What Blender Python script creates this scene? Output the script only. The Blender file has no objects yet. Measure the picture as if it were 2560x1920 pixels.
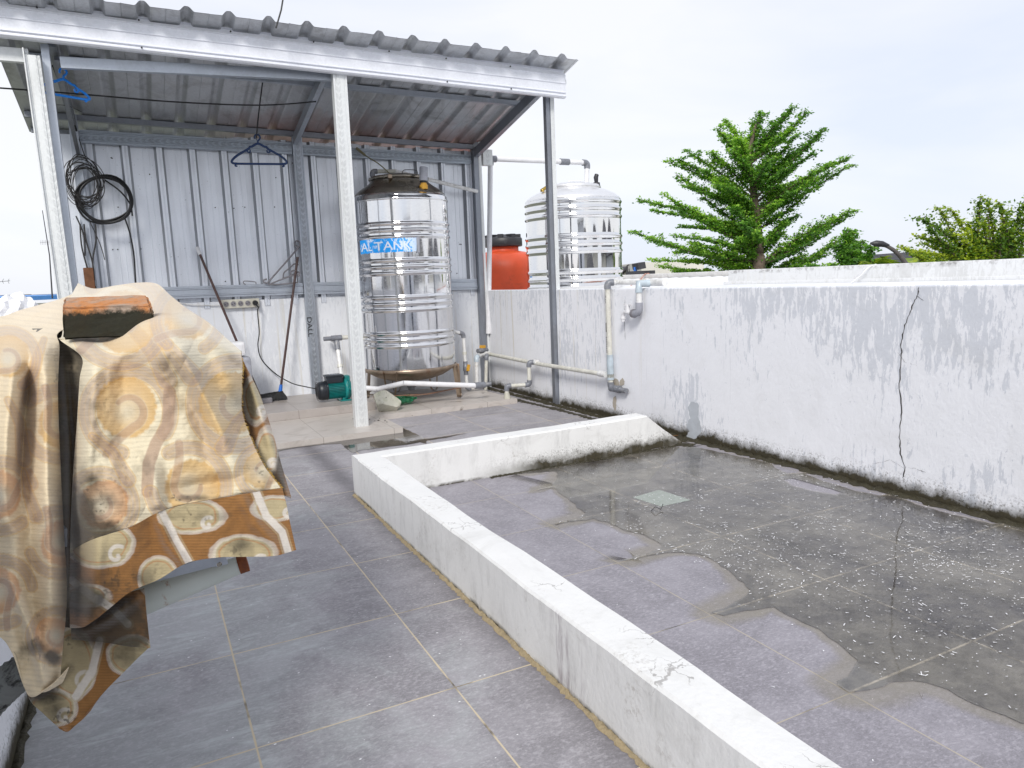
import bpy, bmesh, math, random
import numpy as np
from mathutils import Vector, Matrix
from mathutils.geometry import tessellate_polygon, delaunay_2d_cdt
from mathutils.bvhtree import BVHTree
R = math.radians
random.seed(7); rng = np.random.default_rng(7)
sc = bpy.context.scene
COL = sc.collection

# ------------------------------------------------------------------ camera
FPX = 1829.37
CA = Vector((0.89178242, -0.45064083, -0.04058277))
CB = Vector((0.09987854, 0.10858148, 0.9890573))
CC = Vector((0.44130306, 0.88607726, -0.1418404))
CO = Vector((0, 0, 1.2693))
cd = bpy.data.cameras.new('camera'); cam = bpy.data.objects.new('camera', cd); COL.objects.link(cam)
cd.sensor_width = 36; cd.lens = 36 * FPX / 2560; cd.clip_start = .05; cd.clip_end = 3000
m3 = Matrix((CA, CB, -CC)).transposed()
cam.matrix_world = Matrix.Translation(CO) @ m3.to_4x4()
sc.camera = cam
def ray(x, y): return CA * ((x - 1280) / FPX) + CB * ((960 - y) / FPX) + CC
def PZ(x, y, z=0): d = ray(x, y); return CO + d * ((z - CO.z) / d.z)
def PX(x, y, X): d = ray(x, y); return CO + d * (X / d.x)
def PY(x, y, Y): d = ray(x, y); return CO + d * (Y / d.y)
def PD(x, y, D): return CO + ray(x, y) * D

# ------------------------------------------------------------------ world, sun, exposure
SUN_EL, SUN_AZ = 38, 212          # azimuth clockwise from +Y
w = bpy.data.worlds.new('World'); sc.world = w; w.use_nodes = True
nt = w.node_tree; nt.nodes.clear()
def wn(t, **k):
    n = nt.nodes.new(t)
    for a, b in k.items(): setattr(n, a, b)
    return n
sky = wn('ShaderNodeTexSky', sky_type='NISHITA', sun_disc=False, sun_elevation=R(SUN_EL), sun_rotation=R(SUN_AZ))
tc = wn('ShaderNodeTexCoord'); mp = wn('ShaderNodeMapping'); mp.inputs['Scale'].default_value = (1.0, 1.0, 3.2)
nz = wn('ShaderNodeTexNoise'); nz.inputs['Scale'].default_value = 1.7; nz.inputs['Detail'].default_value = 5; nz.inputs['Roughness'].default_value = .5; nz.inputs['Distortion'].default_value = .5
rp = wn('ShaderNodeValToRGB'); rp.color_ramp.elements[0].position = .34; rp.color_ramp.elements[1].position = .62
rp.color_ramp.elements[0].color = (4.15, 4.42, 5.05, 1); rp.color_ramp.elements[1].color = (5.05, 5.07, 5.25, 1)
mx = wn('ShaderNodeMix', data_type='RGBA'); mx.inputs[0].default_value = .93
bg = wn('ShaderNodeBackground'); bg.inputs['Strength'].default_value = .118
wo = wn('ShaderNodeOutputWorld')
L = nt.links.new
L(tc.outputs['Generated'], mp.inputs['Vector']); L(mp.outputs[0], nz.inputs['Vector']); L(nz.outputs[0], rp.inputs[0])
L(sky.outputs[0], mx.inputs[6]); L(rp.outputs[0], mx.inputs[7]); L(mx.outputs[2], bg.inputs[0]); L(bg.outputs[0], wo.inputs[0])
ld = bpy.data.lights.new('sun', 'SUN'); ld.energy = 1.5; ld.angle = R(14); ld.color = (1, .965, .91)
sun = bpy.data.objects.new('sun', ld); COL.objects.link(sun); sun.location = (0, -5, 12)
sd = Vector((math.sin(R(SUN_AZ)) * math.cos(R(SUN_EL)), math.cos(R(SUN_AZ)) * math.cos(R(SUN_EL)), math.sin(R(SUN_EL))))
sun.rotation_euler = sd.to_track_quat('Z', 'Y').to_euler()
sc.view_settings.view_transform = 'Standard'; sc.view_settings.look = 'None'; sc.view_settings.gamma = 1
sc.view_settings.use_curve_mapping = False; sc.view_settings.exposure = 0.74
sc.cycles.max_bounces = 8; sc.cycles.transparent_max_bounces = 12; sc.cycles.use_denoising = True

# ------------------------------------------------------------------ material helpers
def lin(r, g, b):
    f = lambda c: ((c / 255 + .055) / 1.055) ** 2.4 if c > 10 else c / 255 / 12.92
    return (f(r), f(g), f(b), 1)
class NT:
    def __init__(s, name):
        s.m = bpy.data.materials.new(name); s.m.use_nodes = True; s.t = s.m.node_tree
        s.b = s.t.nodes['Principled BSDF']; s.out = s.t.nodes['Material Output']
        s._pos = None
    def n(s, t, **k):
        o = s.t.nodes.new(t)
        for a, b in k.items(): setattr(o, a, b)
        return o
    def link(s, a, b): s.t.links.new(a, b)
    def put(s, v, sock):
        if hasattr(v, 'is_linked') or isinstance(v, bpy.types.NodeSocket): s.link(v, sock)
        else: sock.default_value = v
    def pos(s):
        if s._pos is None: s._pos = s.n('ShaderNodeNewGeometry').outputs['Position']
        return s._pos
    def xyz(s, v=None):
        o = s.n('ShaderNodeSeparateXYZ'); s.link(v or s.pos(), o.inputs[0]); return o.outputs
    def mapv(s, v, scale=(1, 1, 1), loc=(0, 0, 0), rot=(0, 0, 0)):
        o = s.n('ShaderNodeMapping'); s.link(v, o.inputs[0]); o.inputs['Scale'].default_value = scale
        o.inputs['Location'].default_value = loc; o.inputs['Rotation'].default_value = rot; return o.outputs[0]
    def noise(s, scale, detail=4, rough=.55, dist=0, v=None):
        o = s.n('ShaderNodeTexNoise'); s.link(v or s.pos(), o.inputs['Vector'])
        o.inputs['Scale'].default_value = scale; o.inputs['Detail'].default_value = detail
        o.inputs['Roughness'].default_value = rough; o.inputs['Distortion'].default_value = dist
        return o.outputs[0]
    def voro(s, scale, v=None, feature='F1', out=0):
        o = s.n('ShaderNodeTexVoronoi', feature=feature); s.link(v or s.pos(), o.inputs['Vector']); o.inputs['Scale'].default_value = scale
        return o.outputs[out]
    def math(s, op, a, b=0, c=0, clamp=False):
        o = s.n('ShaderNodeMath', operation=op, use_clamp=clamp)
        for i, v in enumerate((a, b, c)): s.put(v, o.inputs[i])
        return o.outputs[0]
    def ramp(s, f, *st, interp='LINEAR'):
        o = s.n('ShaderNodeValToRGB'); o.color_ramp.interpolation = interp; e = o.color_ramp.elements
        while len(e) < len(st): e.new(.5)
        for i, (p, c) in enumerate(st):
            e[i].position = p; e[i].color = c if not isinstance(c, (int, float)) else (c, c, c, 1)
        s.link(f, o.inputs[0]); return o.outputs[0]
    def step(s, f, a, b):
        o = s.n('ShaderNodeMapRange'); s.put(f, o.inputs[0]); o.inputs[1].default_value = a; o.inputs[2].default_value = b
        return o.outputs[0]
    def mix(s, f, a, b, mode='MIX'):
        o = s.n('ShaderNodeMix', data_type='RGBA', blend_type=mode)
        s.put(f, o.inputs[0]); s.put(a, o.inputs[6]); s.put(b, o.inputs[7]); return o.outputs[2]
    def bump(s, h, strength=.3, dist=.01):
        o = s.n('ShaderNodeBump'); o.inputs['Strength'].default_value = strength; o.inputs['Distance'].default_value = dist
        s.link(h, o.inputs['Height']); s.link(o.outputs[0], s.b.inputs['Normal'])
    def fin(s, col=None, rough=None, metal=None, **k):
        if col is not None: s.put(col, s.b.inputs['Base Color'])
        if rough is not None: s.put(rough, s.b.inputs['Roughness'])
        if metal is not None: s.put(metal, s.b.inputs['Metallic'])
        for a, v in k.items(): s.put(v, s.b.inputs[a.replace('_', ' ')])
        return s.m
def c4(c): return tuple(c) if len(c) == 4 else (*c, 1)
def simple(name, col, rough=.5, metal=0, var=.25, scale=14, bump=.0, dirt=None):
    s = NT(name); c = c4(col); d = tuple(x * (1 - var) for x in c[:3]) + (1,)
    f = s.noise(scale, 5, .6); cc = s.mix(s.step(f, .35, .65), c, d)
    if dirt: cc = s.mix(s.step(s.noise(scale * .6, 6, .7, .5), .55, .75), cc, c4(dirt))
    if bump: s.bump(s.noise(scale * 4, 4), bump, .004)
    return s.fin(cc, s.math('ADD', s.math('MULTIPLY', f, .2), rough - .1), metal)
M = {}
def galv(name, base, rough=.42, metal=.75, dirt=.35, emboss=None, ek=.30):
    s = NT(name); p = s.pos()
    sp = s.voro(70, s.mapv(p, (1, 1, 1)), out=1)
    g = s.n('ShaderNodeSeparateColor'); s.link(sp, g.inputs[0])
    c = s.mix(s.math('MULTIPLY', g.outputs[0], .22), c4(base), tuple(x * .72 for x in base[:3]) + (1,))
    st = s.noise(3.5, 6, .65, .6, s.mapv(p, (1, 1, .35)))
    c = s.mix(s.math('MULTIPLY', s.step(st, .5, .78), dirt), c, (.16, .15, .13, 1))
    c = s.mix(s.math('MULTIPLY', s.step(s.noise(40, 3, .6), .66, .74), dirt * .8), c, (.20, .17, .13, 1))
    r = s.math('ADD', s.math('MULTIPLY', s.noise(9, 4), .25), rough - .1)
    if emboss:
        # pressed chevron pattern along the member (object space, axis z or x)
        tcn = s.n('ShaderNodeTexCoord'); o = s.xyz(tcn.outputs['Object'])
        along, across = (o[2], o[0]) if emboss == 'z' else (o[0], o[2])
        v = s.math('FRACT', s.math('MULTIPLY', s.math('SUBTRACT', along, s.math('MULTIPLY', s.math('ABSOLUTE', across), 1.1)), 17.0))
        inb = s.math('LESS_THAN', s.math('ABSOLUTE', across), .02)
        h = s.math('MULTIPLY', s.math('MULTIPLY', s.step(v, .25, .5), inb), s.math('GREATER_THAN', s.noise(60, 2), .38))
        c = s.mix(s.math('MULTIPLY', h, ek), c, (.12, .13, .15, 1))
        s.bump(h, .5, .003)
    else: s.bump(st, .12, .01)
    return s.fin(c, r, metal)
M['galv'] = galv('galvanised steel', (.50, .54, .60))
M['galv_dark'] = galv('weathered galvanised steel', (.30, .32, .36), dirt=.6)
M['galv_emb'] = galv('embossed galvanised steel', (.50, .54, .60), emboss='z')
M['galv_emb_x'] = galv('embossed galvanised beam', (.44, .49, .55), emboss='x')
M['galv_pale'] = galv('pale zinc post', (.78, .80, .80), metal=.35, rough=.5, dirt=.25, emboss='z', ek=.13)
M['fascia'] = galv('pale zinc fascia', (.86, .88, .94), metal=.3, rough=.45, dirt=.10)
def roofmat():
    s = NT('zinc roof sheet'); p = s.pos(); x, y, z = s.xyz()
    c = s.mix(s.noise(60, 3), (.66, .68, .70, 1), (.48, .49, .51, 1))
    c = s.mix(s.math('MULTIPLY', s.step(s.noise(4.5, 6, .7, .8, s.mapv(p, (1, .6, 1))), .48, .74), .60), c, (.17, .165, .155, 1))
    c = s.mix(s.math('MULTIPLY', s.step(s.noise(2.2, 5, .6, .4), .55, .7), .35), c, (.62, .63, .6, 1))
    # rust bloom where rain runs to the low edge
    ru = s.math('MULTIPLY', s.step(s.math('ADD', y, s.math('MULTIPLY', s.noise(6, 4, .6, 0, s.mapv(p, (1, .3, 1))), 1.0)), 7.85, 8.45), s.step(x, .6, 1.4))
    c = s.mix(s.math('MULTIPLY', ru, .55), c, (.50, .22, .16, 1))
    return s.fin(c, s.math('ADD', .32, s.math('MULTIPLY', s.noise(12), .2)), .7)
M['roof'] = roofmat()
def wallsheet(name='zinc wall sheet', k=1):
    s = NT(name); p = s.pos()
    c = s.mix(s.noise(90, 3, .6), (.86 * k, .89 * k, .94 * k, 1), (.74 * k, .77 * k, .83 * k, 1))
    st = s.noise(5, 5, .6, .3, s.mapv(p, (1.6, 1, .12)))
    c = s.mix(s.math('MULTIPLY', s.step(st, .5, .72), .30), c, (.38, .39, .42, 1))
    c = s.mix(s.math('MULTIPLY', s.step(s.noise(38, 3, .6), .70, .74), .6), c, (.10, .10, .10, 1))
    return s.fin(c, s.math('ADD', .26, s.math('MULTIPLY', s.noise(7), .22)), .6)
M['wallsheet'] = wallsheet(); M['wallrib_shade'] = wallsheet('shaded zinc rib flank', .45)  # rib flanks: darker copy of the sheet, their shade put into the colour
M['black'] = simple('black rubber', (.012, .012, .013), .45)
M['cable'] = simple('black cable sheath', (.012, .012, .014), .4)
M['pvc'] = simple('white pvc pipe', (.80, .80, .79), .3, dirt=(.45, .43, .36), scale=20)
M['pvc_cream'] = simple('cream aged pvc pipe', (.72, .71, .64), .35, dirt=(.50, .47, .38), scale=20)
M['fit'] = simple('grey pvc fitting', (.21, .22, .25), .35, dirt=(.35, .34, .32), scale=25)
M['fit_pale'] = simple('pale blue pvc fitting', (.50, .58, .64), .35)
M['yellow'] = simple('yellow plastic', (.75, .40, .04), .4)
M['whitepl'] = simple('white plastic', (.78, .78, .80), .3, var=.1)
M['ivory'] = simple('ivory plastic', (.60, .58, .50), .4, var=.15, dirt=(.4, .36, .28))
M['brown'] = simple('brown lacquered handle', (.075, .035, .03), .35, dirt=(.03, .02, .02))
M['blue'] = simple('blue plastic', (.02, .16, .62), .35, var=.1)
M['brightblue'] = simple('bright blue plastic', (.01, .25, .85), .35, var=.1)
M['navy'] = simple('navy plastic', (.008, .035, .12), .35, var=.2)
M['greypl'] = simple('dusty mauve grey plastic', (.24, .23, .25), .5)
M['greypipe'] = simple('pale grey plastic cap', (.38, .39, .44), .4)
M['teal'] = simple('teal painted motor', (.01, .24, .23), .35, var=.3, dirt=(.05, .12, .11))
M['pumpblack'] = simple('black motor plastic', (.018, .022, .03), .4)
M['orange'] = simple('orange tank plastic', (.78, .10, .03), .42, var=.12, scale=5, dirt=(.45, .07, .03))
M['lid'] = simple('black tank lid', (.03, .03, .035), .45, dirt=(.09, .09, .09))
M['screw'] = simple('dark screw', (.02, .02, .02), .5)
M['glassgreen'] = NT('crumpled green bottle').fin((.02, .34, .15, 1), .12, 0, Transmission_Weight=.75)
def steel(name, base, rough, dull=0):
    s = NT(name); p = s.pos()
    wv = s.noise(1.6, 3, .5, .3, s.mapv(p, (1, 1, .35)))
    fi = s.noise(5, 3, .5, .2, s.mapv(p, (1.5, 1.5, .5)))
    s.bump(s.math('ADD', wv, s.math('MULTIPLY', fi, .10)), .045, .05)
    scr = s.noise(30, 4, .7, 0, s.mapv(p, (1, 1, 8)))
    z = s.xyz()[2]
    lo = s.step(z, 1.35, .5)
    c = s.mix(s.math('MULTIPLY', s.step(scr, .5, .7), .22), c4(base), (.45, .45, .46, 1))
    r = s.math('ADD', rough, s.math('MULTIPLY', s.step(scr, .45, .75), .10 + dull))
    return s.fin(c, r, 1.0)
M['steel'] = steel('polished stainless shell', (.80, .80, .81), .05, .12)
M['steel_clean'] = steel('bright stainless shell', (.84, .84, .84), .02)
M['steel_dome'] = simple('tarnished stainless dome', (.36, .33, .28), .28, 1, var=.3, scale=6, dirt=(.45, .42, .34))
M['steel_white'] = simple('pale stainless dome', (.86, .86, .87), .38, .8, var=.05)  # near-white, rougher metal for dome, lid and handle
M['steel_rust'] = simple('rust stained stainless', (.42, .33, .25), .38, .85, var=.3, scale=10, dirt=(.22, .10, .05))
def plaster(name, base, peel, mold=True, streaks=.6, kerb=False, xpeel=None, grime=.5):
    """painted masonry: peeling grey undercoat, drips, hairline cracks, mould at the foot"""
    s = NT(name); p = s.pos(); x, y, z = s.xyz()
    c = s.mix(s.noise(7, 5, .6), c4(base), tuple(v * .90 for v in base[:3]) + (1,))
    if streaks:
        n1 = s.noise(15, 8, .72, .4, s.mapv(p, (2.4, 2.4, .52)))
        n2 = s.noise(1.3, 4, .55, .5)
        # more of the undercoat shows on the upper part of the wall, in separate patches
        up = s.math('ADD', s.math('MULTIPLY', s.step(z, .25, 1.1), .060), s.math('MULTIPLY', s.math('MULTIPLY', s.step(y, 5.0, 3.0), s.step(z, .6, 1.0)), .035))
        k = s.math('ADD', s.math('ADD', n1, s.math('MULTIPLY', s.math('SUBTRACT', n2, .5), .80)), up)
        c = s.mix(s.math('MULTIPLY', s.step(k, .612, .632), streaks), c, c4(peel))
        blot = s.math('ADD', s.noise(26, 4, .6), s.math('MULTIPLY', s.step(z, 1.0, 1.15), .10))
        c = s.mix(s.math('MULTIPLY', s.step(blot, .67, .71), streaks * .6), c, c4(peel))
        dr = s.noise(30, 3, .6, 0, s.mapv(p, (2, 2, .07)))
        c = s.mix(s.math('MULTIPLY', s.step(dr, .68, .74), .22), c, tuple(v * .6 for v in peel[:3]) + (1,))
        rs = s.noise(9, 3, .6, 0, s.mapv(p, (2, 2, .05), loc=(0, 3.3, 0)))
        c = s.mix(s.math('MULTIPLY', s.math('MULTIPLY', s.step(rs, .60, .72), s.step(y, 4.6, 5.4)), .45), c, (.56, .50, .36, 1))
    c = s.mix(s.math('MULTIPLY', s.step(s.noise(2.6, 6, .7, .8), .54, .78), grime * .35), c, (.38, .37, .34, 1))
    h = s.noise(45, 4, .6, 0, s.mapv(p, (1, 1, .8)))
    if mold:
        e = s.math('SUBTRACT', z, s.math('MULTIPLY', s.noise(7, 6, .75, .4), .14))
        mk = s.step(e, .022, -.035)
        mk2 = s.math('MULTIPLY', s.step(e, .07, -.02), s.step(s.noise(90, 3, .7), .50, .62))
        mm = s.math('MAXIMUM', mk, mk2)
        if kerb:   # the mould grows only where the puddle reaches the kerb and at its very foot
            wet = s.math('MAXIMUM', s.step(s.math('ADD', x, s.math('MULTIPLY', s.noise(4), .4)), 2.0, 2.5), s.math('MULTIPLY', s.step(z, .022, .004), s.step(s.noise(8, 4, .7), .35, .55)))
            mm = s.math('MULTIPLY', mm, wet)
        c = s.mix(mm, c, s.mix(s.noise(60, 4), (.012, .011, .008, 1), (.075, .062, .03, 1)))
    s.bump(s.math('ADD', h, s.math('MULTIPLY', s.noise(6, 3), 1.5)), .35, .006)
    return s, c
s, c = plaster('peeling white wall paint', (.88, .89, .93), (.52, .55, .61)); M['wall'] = s.fin(c, .7)
s, c = plaster('white kerb paint', (.80, .80, .79), (.5, .52, .55), streaks=0, kerb=True, grime=1.1)
x_, y_, z_ = s.xyz()
dk = s.math('MULTIPLY', s.step(s.noise(5, 6, .7, .3), .56, .72), s.step(s.noise(60, 5, .7), .48, .62))
c = s.mix(s.math('MULTIPLY', dk, .65), c, (.30, .27, .23, 1))
# purple brown run-off stains on the near face of the kerb
ps = s.math('MULTIPLY', s.step(s.noise(14, 5, .7, 0, s.mapv(s.pos(), (1, 1, .15))), .44, .58), s.math('MULTIPLY', s.step(s.math('ABSOLUTE', s.math('SUBTRACT', y_, 1.81)), .12, .05), s.step(z_, .246, .236)))
c = s.mix(s.math('MULTIPLY', ps, .7), c, (.22, .17, .20, 1))
wq = s.n('ShaderNodeVectorMath', operation='MULTIPLY_ADD'); nqt = s.n('ShaderNodeTexNoise'); nqt.inputs['Scale'].default_value = 22; nqt.inputs['Detail'].default_value = 4; s.link(s.pos(), nqt.inputs['Vector']); s.link(nqt.outputs['Color'], wq.inputs[0]); wq.inputs[1].default_value = (.09, .09, .02); s.link(s.pos(), wq.inputs[2])
vo = s.voro(11, wq.outputs[0], 'DISTANCE_TO_EDGE')
cr = s.math('MULTIPLY', s.step(vo, .020, .006), s.math('MULTIPLY', s.step(s.noise(3.4, 2), .54, .60), s.step(z_, .2, .24)))
c = s.mix(s.math('MULTIPLY', cr, .5), c, (.10, .08, .07, 1))
fs = s.math('MULTIPLY', s.step(s.noise(16, 6, .7, .3, s.mapv(s.pos(), (1, 1, .25))), .50, .70), s.step(z_, .247, .238)); c = s.mix(s.math('MULTIPLY', fs, .30), c, (.34, .34, .33, 1))
M['kerb'] = s.fin(c, .75)
s, c = plaster('cool white masonry', (.82, .84, .88), (.45, .48, .54), mold=False, streaks=.25, grime=.3); M['plinth'] = s.fin(c, .7)
s, c = plaster('neighbour parapet paint', (.78, .79, .80), (.35, .34, .32), mold=False, streaks=.18, grime=1.3)
z_ = s.xyz()[2]
hc = s.math('MULTIPLY', s.step(s.noise(8, 6, .75), .50, .60), s.step(s.math('ABSOLUTE', s.math('SUBTRACT', z_, 1.255)), .03, .004))
c = s.mix(s.math('MULTIPLY', hc, .7), c, (.20, .19, .18, 1)); M['parapet'] = s.fin(c, .8)
M['parapet_grey'] = simple('weathered grey parapet', (.74, .74, .73), .8, var=.15, scale=8, dirt=(.45, .44, .42), bump=.3)
M['whiteroof'] = simple('white painted roof', (.80, .81, .83), .55, var=.06, scale=5)

def tilemat(name, ox, oy, base, var, grout, size=.6, gw=.0036, lightpatch=True, rough=.5):
    s = NT(name); p = s.pos(); x, y, z = s.xyz()
    u = s.math('DIVIDE', s.math('SUBTRACT', x, ox), size); v = s.math('DIVIDE', s.math('SUBTRACT', y, oy), size)
    fu = s.math('ABSOLUTE', s.math('SUBTRACT', s.math('FRACT', s.math('ADD', u, .5)), .5)); fv = s.math('ABSOLUTE', s.math('SUBTRACT', s.math('FRACT', s.math('ADD', v, .5)), .5))
    d = s.math('MINIMUM', fu, fv)
    wob = s.math('MULTIPLY', s.noise(14, 3), gw * 1.1 / size)
    g = s.math('LESS_THAN', d, s.math('ADD', gw * .25 / size, wob))
    cmb = s.n('ShaderNodeCombineXYZ'); s.link(s.math('FLOOR', u), cmb.inputs[0]); s.link(s.math('FLOOR', v), cmb.inputs[1])
    wn_ = s.n('ShaderNodeTexWhiteNoise'); s.link(cmb.outputs[0], wn_.inputs['Vector'])
    # each tile has its own slate figure: shift the noise by the tile's random colour
    off = s.n('ShaderNodeVectorMath', operation='MULTIPLY_ADD'); s.link(wn_.outputs['Color'], off.inputs[0]); off.inputs[1].default_value = (7, 7, 7); s.link(p, off.inputs[2])
    sl = s.noise(7, 7, .68, .9, s.mapv(off.outputs[0], (.9, 2.2, 1), rot=(0, 0, .35)))
    fine = s.noise(85, 4, .75, .2, s.mapv(off.outputs[0], (.8, 1.3, 1)))
    c = s.mix(s.step(sl, .3, .7), c4(base), tuple(q * var for q in base[:3]) + (1,))
    c = s.mix(s.math('MULTIPLY', s.step(fine, .46, .60), .48), c, tuple(q * .52 for q in base[:3]) + (1,))
    fine2 = s.noise(210, 3, .75, 0, s.mapv(off.outputs[0], (.8, 1.2, 1)))
    c = s.mix(s.math('MULTIPLY', s.step(fine2, .44, .62), .5), c, tuple(q * .5 for q in base[:3]) + (1,))
    c = s.mix(s.math('MULTIPLY', s.step(s.noise(2.6, 6, .7, .5, off.outputs[0]), .45, .62), .30), c, tuple(min(1, q * 1.45) for q in base[:3]) + (1,))
    c = s.mix(s.math('MULTIPLY', s.step(s.noise(60, 3, .6, 0, s.mapv(off.outputs[0], (1, 1.6, 1))), .52, .66), .38), c, tuple(q * 1.6 for q in base[:3]) + (1,))
    c = s.mix(s.math('MULTIPLY', s.math('SUBTRACT', wn_.outputs[0], .5), .30), c, tuple(q * 1.6 for q in base[:3]) + (1,))
    if lightpatch:   # pale lime haze that collects towards the left of the walkway, brushed in streaks
        hz = s.math('MULTIPLY', s.step(s.math('ADD', s.noise(2.2, 5, .6, .7), s.math('MULTIPLY', s.math('SUBTRACT', .75, x), .26)), .48, .66), .62)
        hz2 = s.math('MULTIPLY', s.step(s.noise(6, 6, .7, 1.2, s.mapv(p, (.5, 2.4, 1), rot=(0, 0, .25))), .52, .64), hz)
        c = s.mix(s.math('ADD', s.math('MULTIPLY', hz, .45), s.math('MULTIPLY', hz2, .6)), c, (.56, .60, .60, 1))
        # grime beside the kerb foot
        gk = s.math('MULTIPLY', s.step(s.math('ADD', s.math('SUBTRACT', 1.06, x), s.math('MULTIPLY', s.noise(5, 5, .7), .12)), .16, .05), s.step(x, 1.2, 1.1))
        c = s.mix(s.math('MULTIPLY', gk, .55), c, (.06, .055, .065, 1))
    gc = s.mix(s.step(s.noise(3.5, 4, .6), .56, .68), c4(grout), (.055, .05, .045, 1)) if grout else c
    c = s.mix(g, c, gc)
    s.bump(s.math('SUBTRACT', s.math('ADD', s.math('MULTIPLY', sl, .6), s.math('MULTIPLY', fine, .5)), s.math('MULTIPLY', g, 1.2)), .35, .003)
    return s.fin(c, s.math('ADD', rough - .08, s.math('MULTIPLY', sl, .2)))
M['tileA'] = tilemat('slate grey tiles of walkway', .765, 4.426, (.355, .340, .362), .72, (.60, .51, .36))
M['tileB'] = tilemat('slate grey tiles of basin', 1.779, 3.787, (.305, .290, .322), .80, (.42, .37, .29), gw=.0026, lightpatch=False, rough=.46)
def cream(name='cream ceramic tile'):
    s = NT(name); p = s.pos(); x, y, z = s.xyz()
    fx = s.math('FRACT', s.math('DIVIDE', s.math('SUBTRACT', x, .62), .6)); fy = s.math('FRACT', s.math('DIVIDE', s.math('SUBTRACT', y, 5.95), 1.0))
    g = s.math('LESS_THAN', fx, .006)
    c = s.mix(s.noise(9, 5), (.56, .52, .48, 1), (.45, .41, .38, 1))
    c = s.mix(s.math('MULTIPLY', s.step(s.noise(3.5, 7, .7, .8), .52, .7), .55), c, (.25, .21, .17, 1))
    c = s.mix(s.math('MULTIPLY', s.step(s.noise(5, 6, .7, .8, s.mapv(p, (1, 1.5, 1), loc=(5, 2, 0))), .60, .7), s.step(x, 2.0, 2.3)), c, (.12, .095, .07, 1))
    c = s.mix(g, c, (.20, .17, .14, 1))
    if name != 'cream ceramic tile': c = s.mix(1.0, c, (.78, .77, .78, 1), 'MULTIPLY')
    return s.fin(c, .38)
M['cream'] = cream(); M['taupe'] = cream('taupe ceramic tile')
def puddlemat():
    s = NT('standing rain water over silt'); p = s.pos(); t = s.t
    tint = s.n('ShaderNodeBsdfTransparent'); s.link(s.mix(s.step(s.noise(1.8, 5, .6, .1), .4, .65), (.70, .67, .60, 1), (.90, .87, .80, 1)), tint.inputs[0])
    px_, py_, _z = s.xyz()
    fj = [s.math('ABSOLUTE', s.math('SUBTRACT', s.math('FRACT', s.math('ADD', s.math('DIVIDE', s.math('SUBTRACT', a_, o_), .6), .5)), .5)) for a_, o_ in ((px_, 1.779), (py_, 3.787))]
    jn = s.step(s.math('ADD', s.math('MINIMUM', *fj), s.math('MULTIPLY', s.noise(20, 3), .006)), .0125, .007)     # silt settled along the sunken joints
    dif = s.n('ShaderNodeBsdfDiffuse'); s.link(s.mix(s.math('MULTIPLY', jn, .8), s.mix(s.math('ADD', s.math('MULTIPLY', s.noise(22, 8, .8), .6), s.math('MULTIPLY', s.noise(2.5, 4, .6), .4)), (.10, .09, .065, 1), (.62, .58, .50, 1)), (.52, .46, .36, 1)), dif.inputs[0])
    m1 = s.n('ShaderNodeMixShader'); s.link(s.math('ADD', s.math('MULTIPLY', s.step(s.noise(1.6, 5, .6, .2), .36, .66), .34), s.math('MULTIPLY', s.step(s.noise(9, 8, .8), .40, .62), s.math('ADD', .24, s.math('MULTIPLY', jn, .35)))), m1.inputs[0]); s.link(tint.outputs[0], m1.inputs[1]); s.link(dif.outputs[0], m1.inputs[2])
    gl = s.n('ShaderNodeBsdfGlossy'); gl.inputs['Roughness'].default_value = .035; gl.inputs[0].default_value = (.95, .96, 1, 1)
    bp = s.n('ShaderNodeBump'); bp.inputs['Strength'].default_value = .04; bp.inputs['Distance'].default_value = .01; s.link(s.noise(9, 3), bp.inputs['Height']); s.link(bp.outputs[0], gl.inputs['Normal'])
    fr = s.n('ShaderNodeFresnel'); fr.inputs['IOR'].default_value = 1.62
    m2 = s.n('ShaderNodeMixShader'); s.link(fr.outputs[0], m2.inputs[0]); s.link(m1.outputs[0], m2.inputs[1]); s.link(gl.outputs[0], m2.inputs[2])
    s.link(m2.outputs[0], s.out.inputs[0]); return s.m
M['puddle'] = puddlemat()
def siltmat():
    s = NT('dried silt rim'); tr = s.n('ShaderNodeBsdfTransparent'); df = s.n('ShaderNodeBsdfDiffuse'); df.inputs[0].default_value = (.40, .37, .30, 1)
    a = s.n('ShaderNodeAttribute', attribute_name='fade')
    m = s.n('ShaderNodeMixShader'); s.link(s.math('MULTIPLY', a.outputs['Fac'], s.math('ADD', .25, s.math('MULTIPLY', s.noise(8, 5), .8))), m.inputs[0]); s.link(tr.outputs[0], m.inputs[1]); s.link(df.outputs[0], m.inputs[2]); s.link(m.outputs[0], s.out.inputs[0]); return s.m
M['silt'] = siltmat()
s = NT('black green moss and mud'); cc = s.mix(s.noise(35, 5, .7), (.010, .009, .006, 1), (.060, .050, .020, 1)); s.bump(s.noise(60, 5), .8, .01); M['moss'] = s.fin(cc, .65)
s = NT('sandy mortar crumbs'); cc = s.mix(s.noise(50, 5, .7), (.50, .40, .24, 1), (.20, .16, .10, 1)); s.bump(s.noise(90, 4), .8, .006); M['mortar'] = s.fin(cc, .9)
M['flake'] = simple('white paint flake', (.95, .95, .97), .6, var=.02)
M['leafbits'] = simple('dead leaf bits', (.06, .05, .04), .8)

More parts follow.
